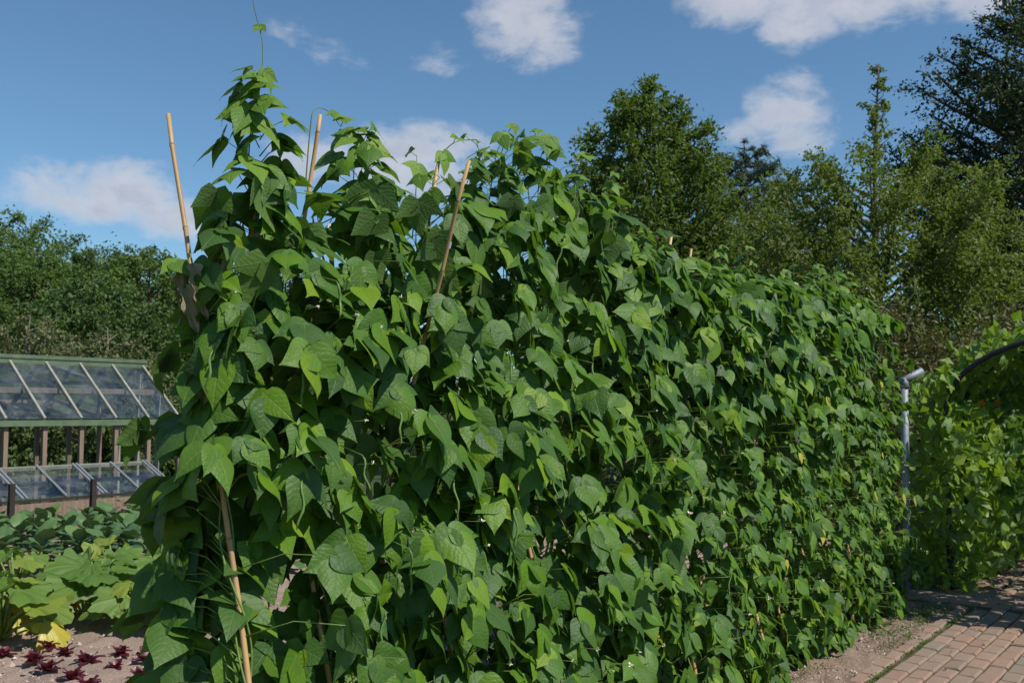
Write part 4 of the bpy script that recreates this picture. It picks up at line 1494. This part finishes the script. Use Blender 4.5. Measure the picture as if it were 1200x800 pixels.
def squash(s, side, label, n_single, n_rest, meshes, mat, size, group, am=0.46):
    base = R(s, 0.15 if side < 0 else 2.52, 0)
    rt = thing('squash_plant', label, 'squash plant', base, group)
    st = MB()
    for w in range(3):
        s1 = s + rs.uniform(-0.3, 0.3)
        pts = []
        for k in range(20):
            a = am * k / 19
            if side > 0:
                a = 1 - a
            pts.append(hoop_pt(s + (s1 - s) * k / 19 + 0.06 * math.sin(k * 1.3 + w), a) + N * side * 0.03 - base)
        st.tube(pts, [0.008 - 0.005 * k / 19 for k in range(20)], 5)
    obj('stem', st.mesh('stem', VINE), rt)
    C, sz = [], []
    for k in range(n_single + n_rest):
        a = am * rs.random() ** (1.25 if side < 0 else 0.9)
        ss = s + rs.uniform(0.0, 0.75) - (0.05 if side < 0 else 0.3)
        if side < 0 and a < 0.33:
            ss -= 0.22
        p = hoop_pt(ss, a if side < 0 else 1 - a)
        mid = R(ss, 1.4, 0.9)
        out = (p - mid)
        out -= D * out.dot(D)
        out.normalize()
        low = p.z < 0.5
        if side < 0 and p.z < 1.62:
            p = p + out * (rs.uniform(-0.05, 0.5) if rs.random() < 0.5 else rs.uniform(-0.28, 0.05))
        else:
            p = p + out * abs(rs.gauss(0.05, 0.09)) + D * 0.12
        p = p + (N * rs.uniform(-0.25, 0.15) * (1 if low else 0))
        p.z = max(p.z, 0.05)
        if not in_view(p, 0.02) and k < n_single:
            k = n_single
        if k < n_single:
            # blades turn to the light, whichever side of the frame they hang on
            nrm = (SUN_DIR * 0.9 + out * 0.3 + Vector((rs.gauss(0, 0.35), rs.gauss(0, 0.35), rs.gauss(0, 0.3)))).normalized()
            td = (-UP + Vector((rs.gauss(0, 0.5), rs.gauss(0, 0.5), 0))).normalized()
            obj('leaf', rs.choice(meshes), rt, mat=Matrix.Translation(-base) @ frame(p, td, nrm, size * rs.uniform(0.6, 1.25)))
        else:
            C.append(tuple(p - base)); sz.append(size * rs.uniform(0.6, 1.1))
    rg = np.random.default_rng(int(s * 100))
    stuff(obj('foliage', leaf_cloud('foliage', np.array(C), np.array(sz), mat, rg, 0.5, 0.8, droop=0.6), rt))
    return rt, base


for i, s in enumerate(HOOPS):
    lab = 'bright yellow-green squash plant climbing the first hoop beside the path' if i == 0 else 'squash plant on the ' + ORD[i] + ' hoop of the arches on the hedge side'
    rt, base = squash(s, -1, lab, (299 if i < 3 else 240), 900, (SLV if i < 2 else SLV[:3] + SLD[:3]), (SQ if i < 2 else SQD), 0.13 if i == 0 else 0.15, None if i == 0 else 'squash on the left side of the arches')
    if i in (1, 2, 3):
        for k in range(2):
            if k:
                continue
            p = hoop_pt(s, rs.uniform(0.15, 0.3)) + N * 0.12
            obj('flower', CFL, rt, mat=Matrix.Translation(p - base) @ Matrix.Rotation(1.2, 4, Vector((1, 0, 0))) @ Matrix.Scale(0.75, 4))
    squash(s, 1, 'squash plant climbing the outer side of the arches over the path', 60, 420, SLV, SQ, 0.15, 'squash on the right side of the arches')

for s in (5.85, 6.2, 6.55):
    place_cane(R(s, 2.5, -0.03), R(s, 2.42, 2.3), 4, 'bamboo cane carrying squash on the outer side of the path', 'canes on the outer side of the path')
    squash(s, 1, 'squash plant on a cane across the path from the bean row', 20, 650, SLD, SQD, 0.17, 'squash on canes across the path', 0.47)

# low squash leaves spilling onto the crossing path
rt = thing('squash_plant', 'low squash plant with broad leaves spilling at the foot of the arches', 'squash plant', R(7.2, 0.1, 0))
st = MB()
b0 = R(7.2, 0.1, 0)
for k in range(26):
    p = R(7.08 + rs.uniform(-0.05, 0.5), rs.uniform(-0.4, 0.42), rs.uniform(0.05, 0.34))
    st.tube([(0, 0, 0), (p - b0) * 0.6 + UP * 0.03, p - b0], 0.004, 5)
    obj('leaf', rs.choice(SLV), rt, mat=Matrix.Translation(-b0) @ frame(p, N * rs.uniform(0.1, 1) - UP * 0.4 - D * rs.uniform(0, 0.8), UP + N * 0.3 - D * 0.4, rs.uniform(0.13, 0.2)))
obj('stem', st.mesh('stem', VINE), rt)

b = MB()
pz = R(6.80, -0.088, 0)
rt = thing('steel_pole', 'grey galvanised steel pole with a short angled arm beside the arches', 'pole', pz)
b.tube([(0, 0, -0.05), (0.01, 0, 0.9), (0.02, 0, 1.74)], 0.031, 12)
obj('post', b.mesh('post', GALV), rt)
b = MB()
b.tube([(-0.02, 0, 1.735), (0.045, -0.01, 1.765), (0.17, -0.02, 1.83)], 0.029, 12)
obj('arm', b.mesh('arm', GALV), rt)
b = MB()
b.tube([(0.02, 0, 1.68), (0.02, 0, 1.77)], 0.036, 12)
obj('collar', b.mesh('collar', GALV), rt)
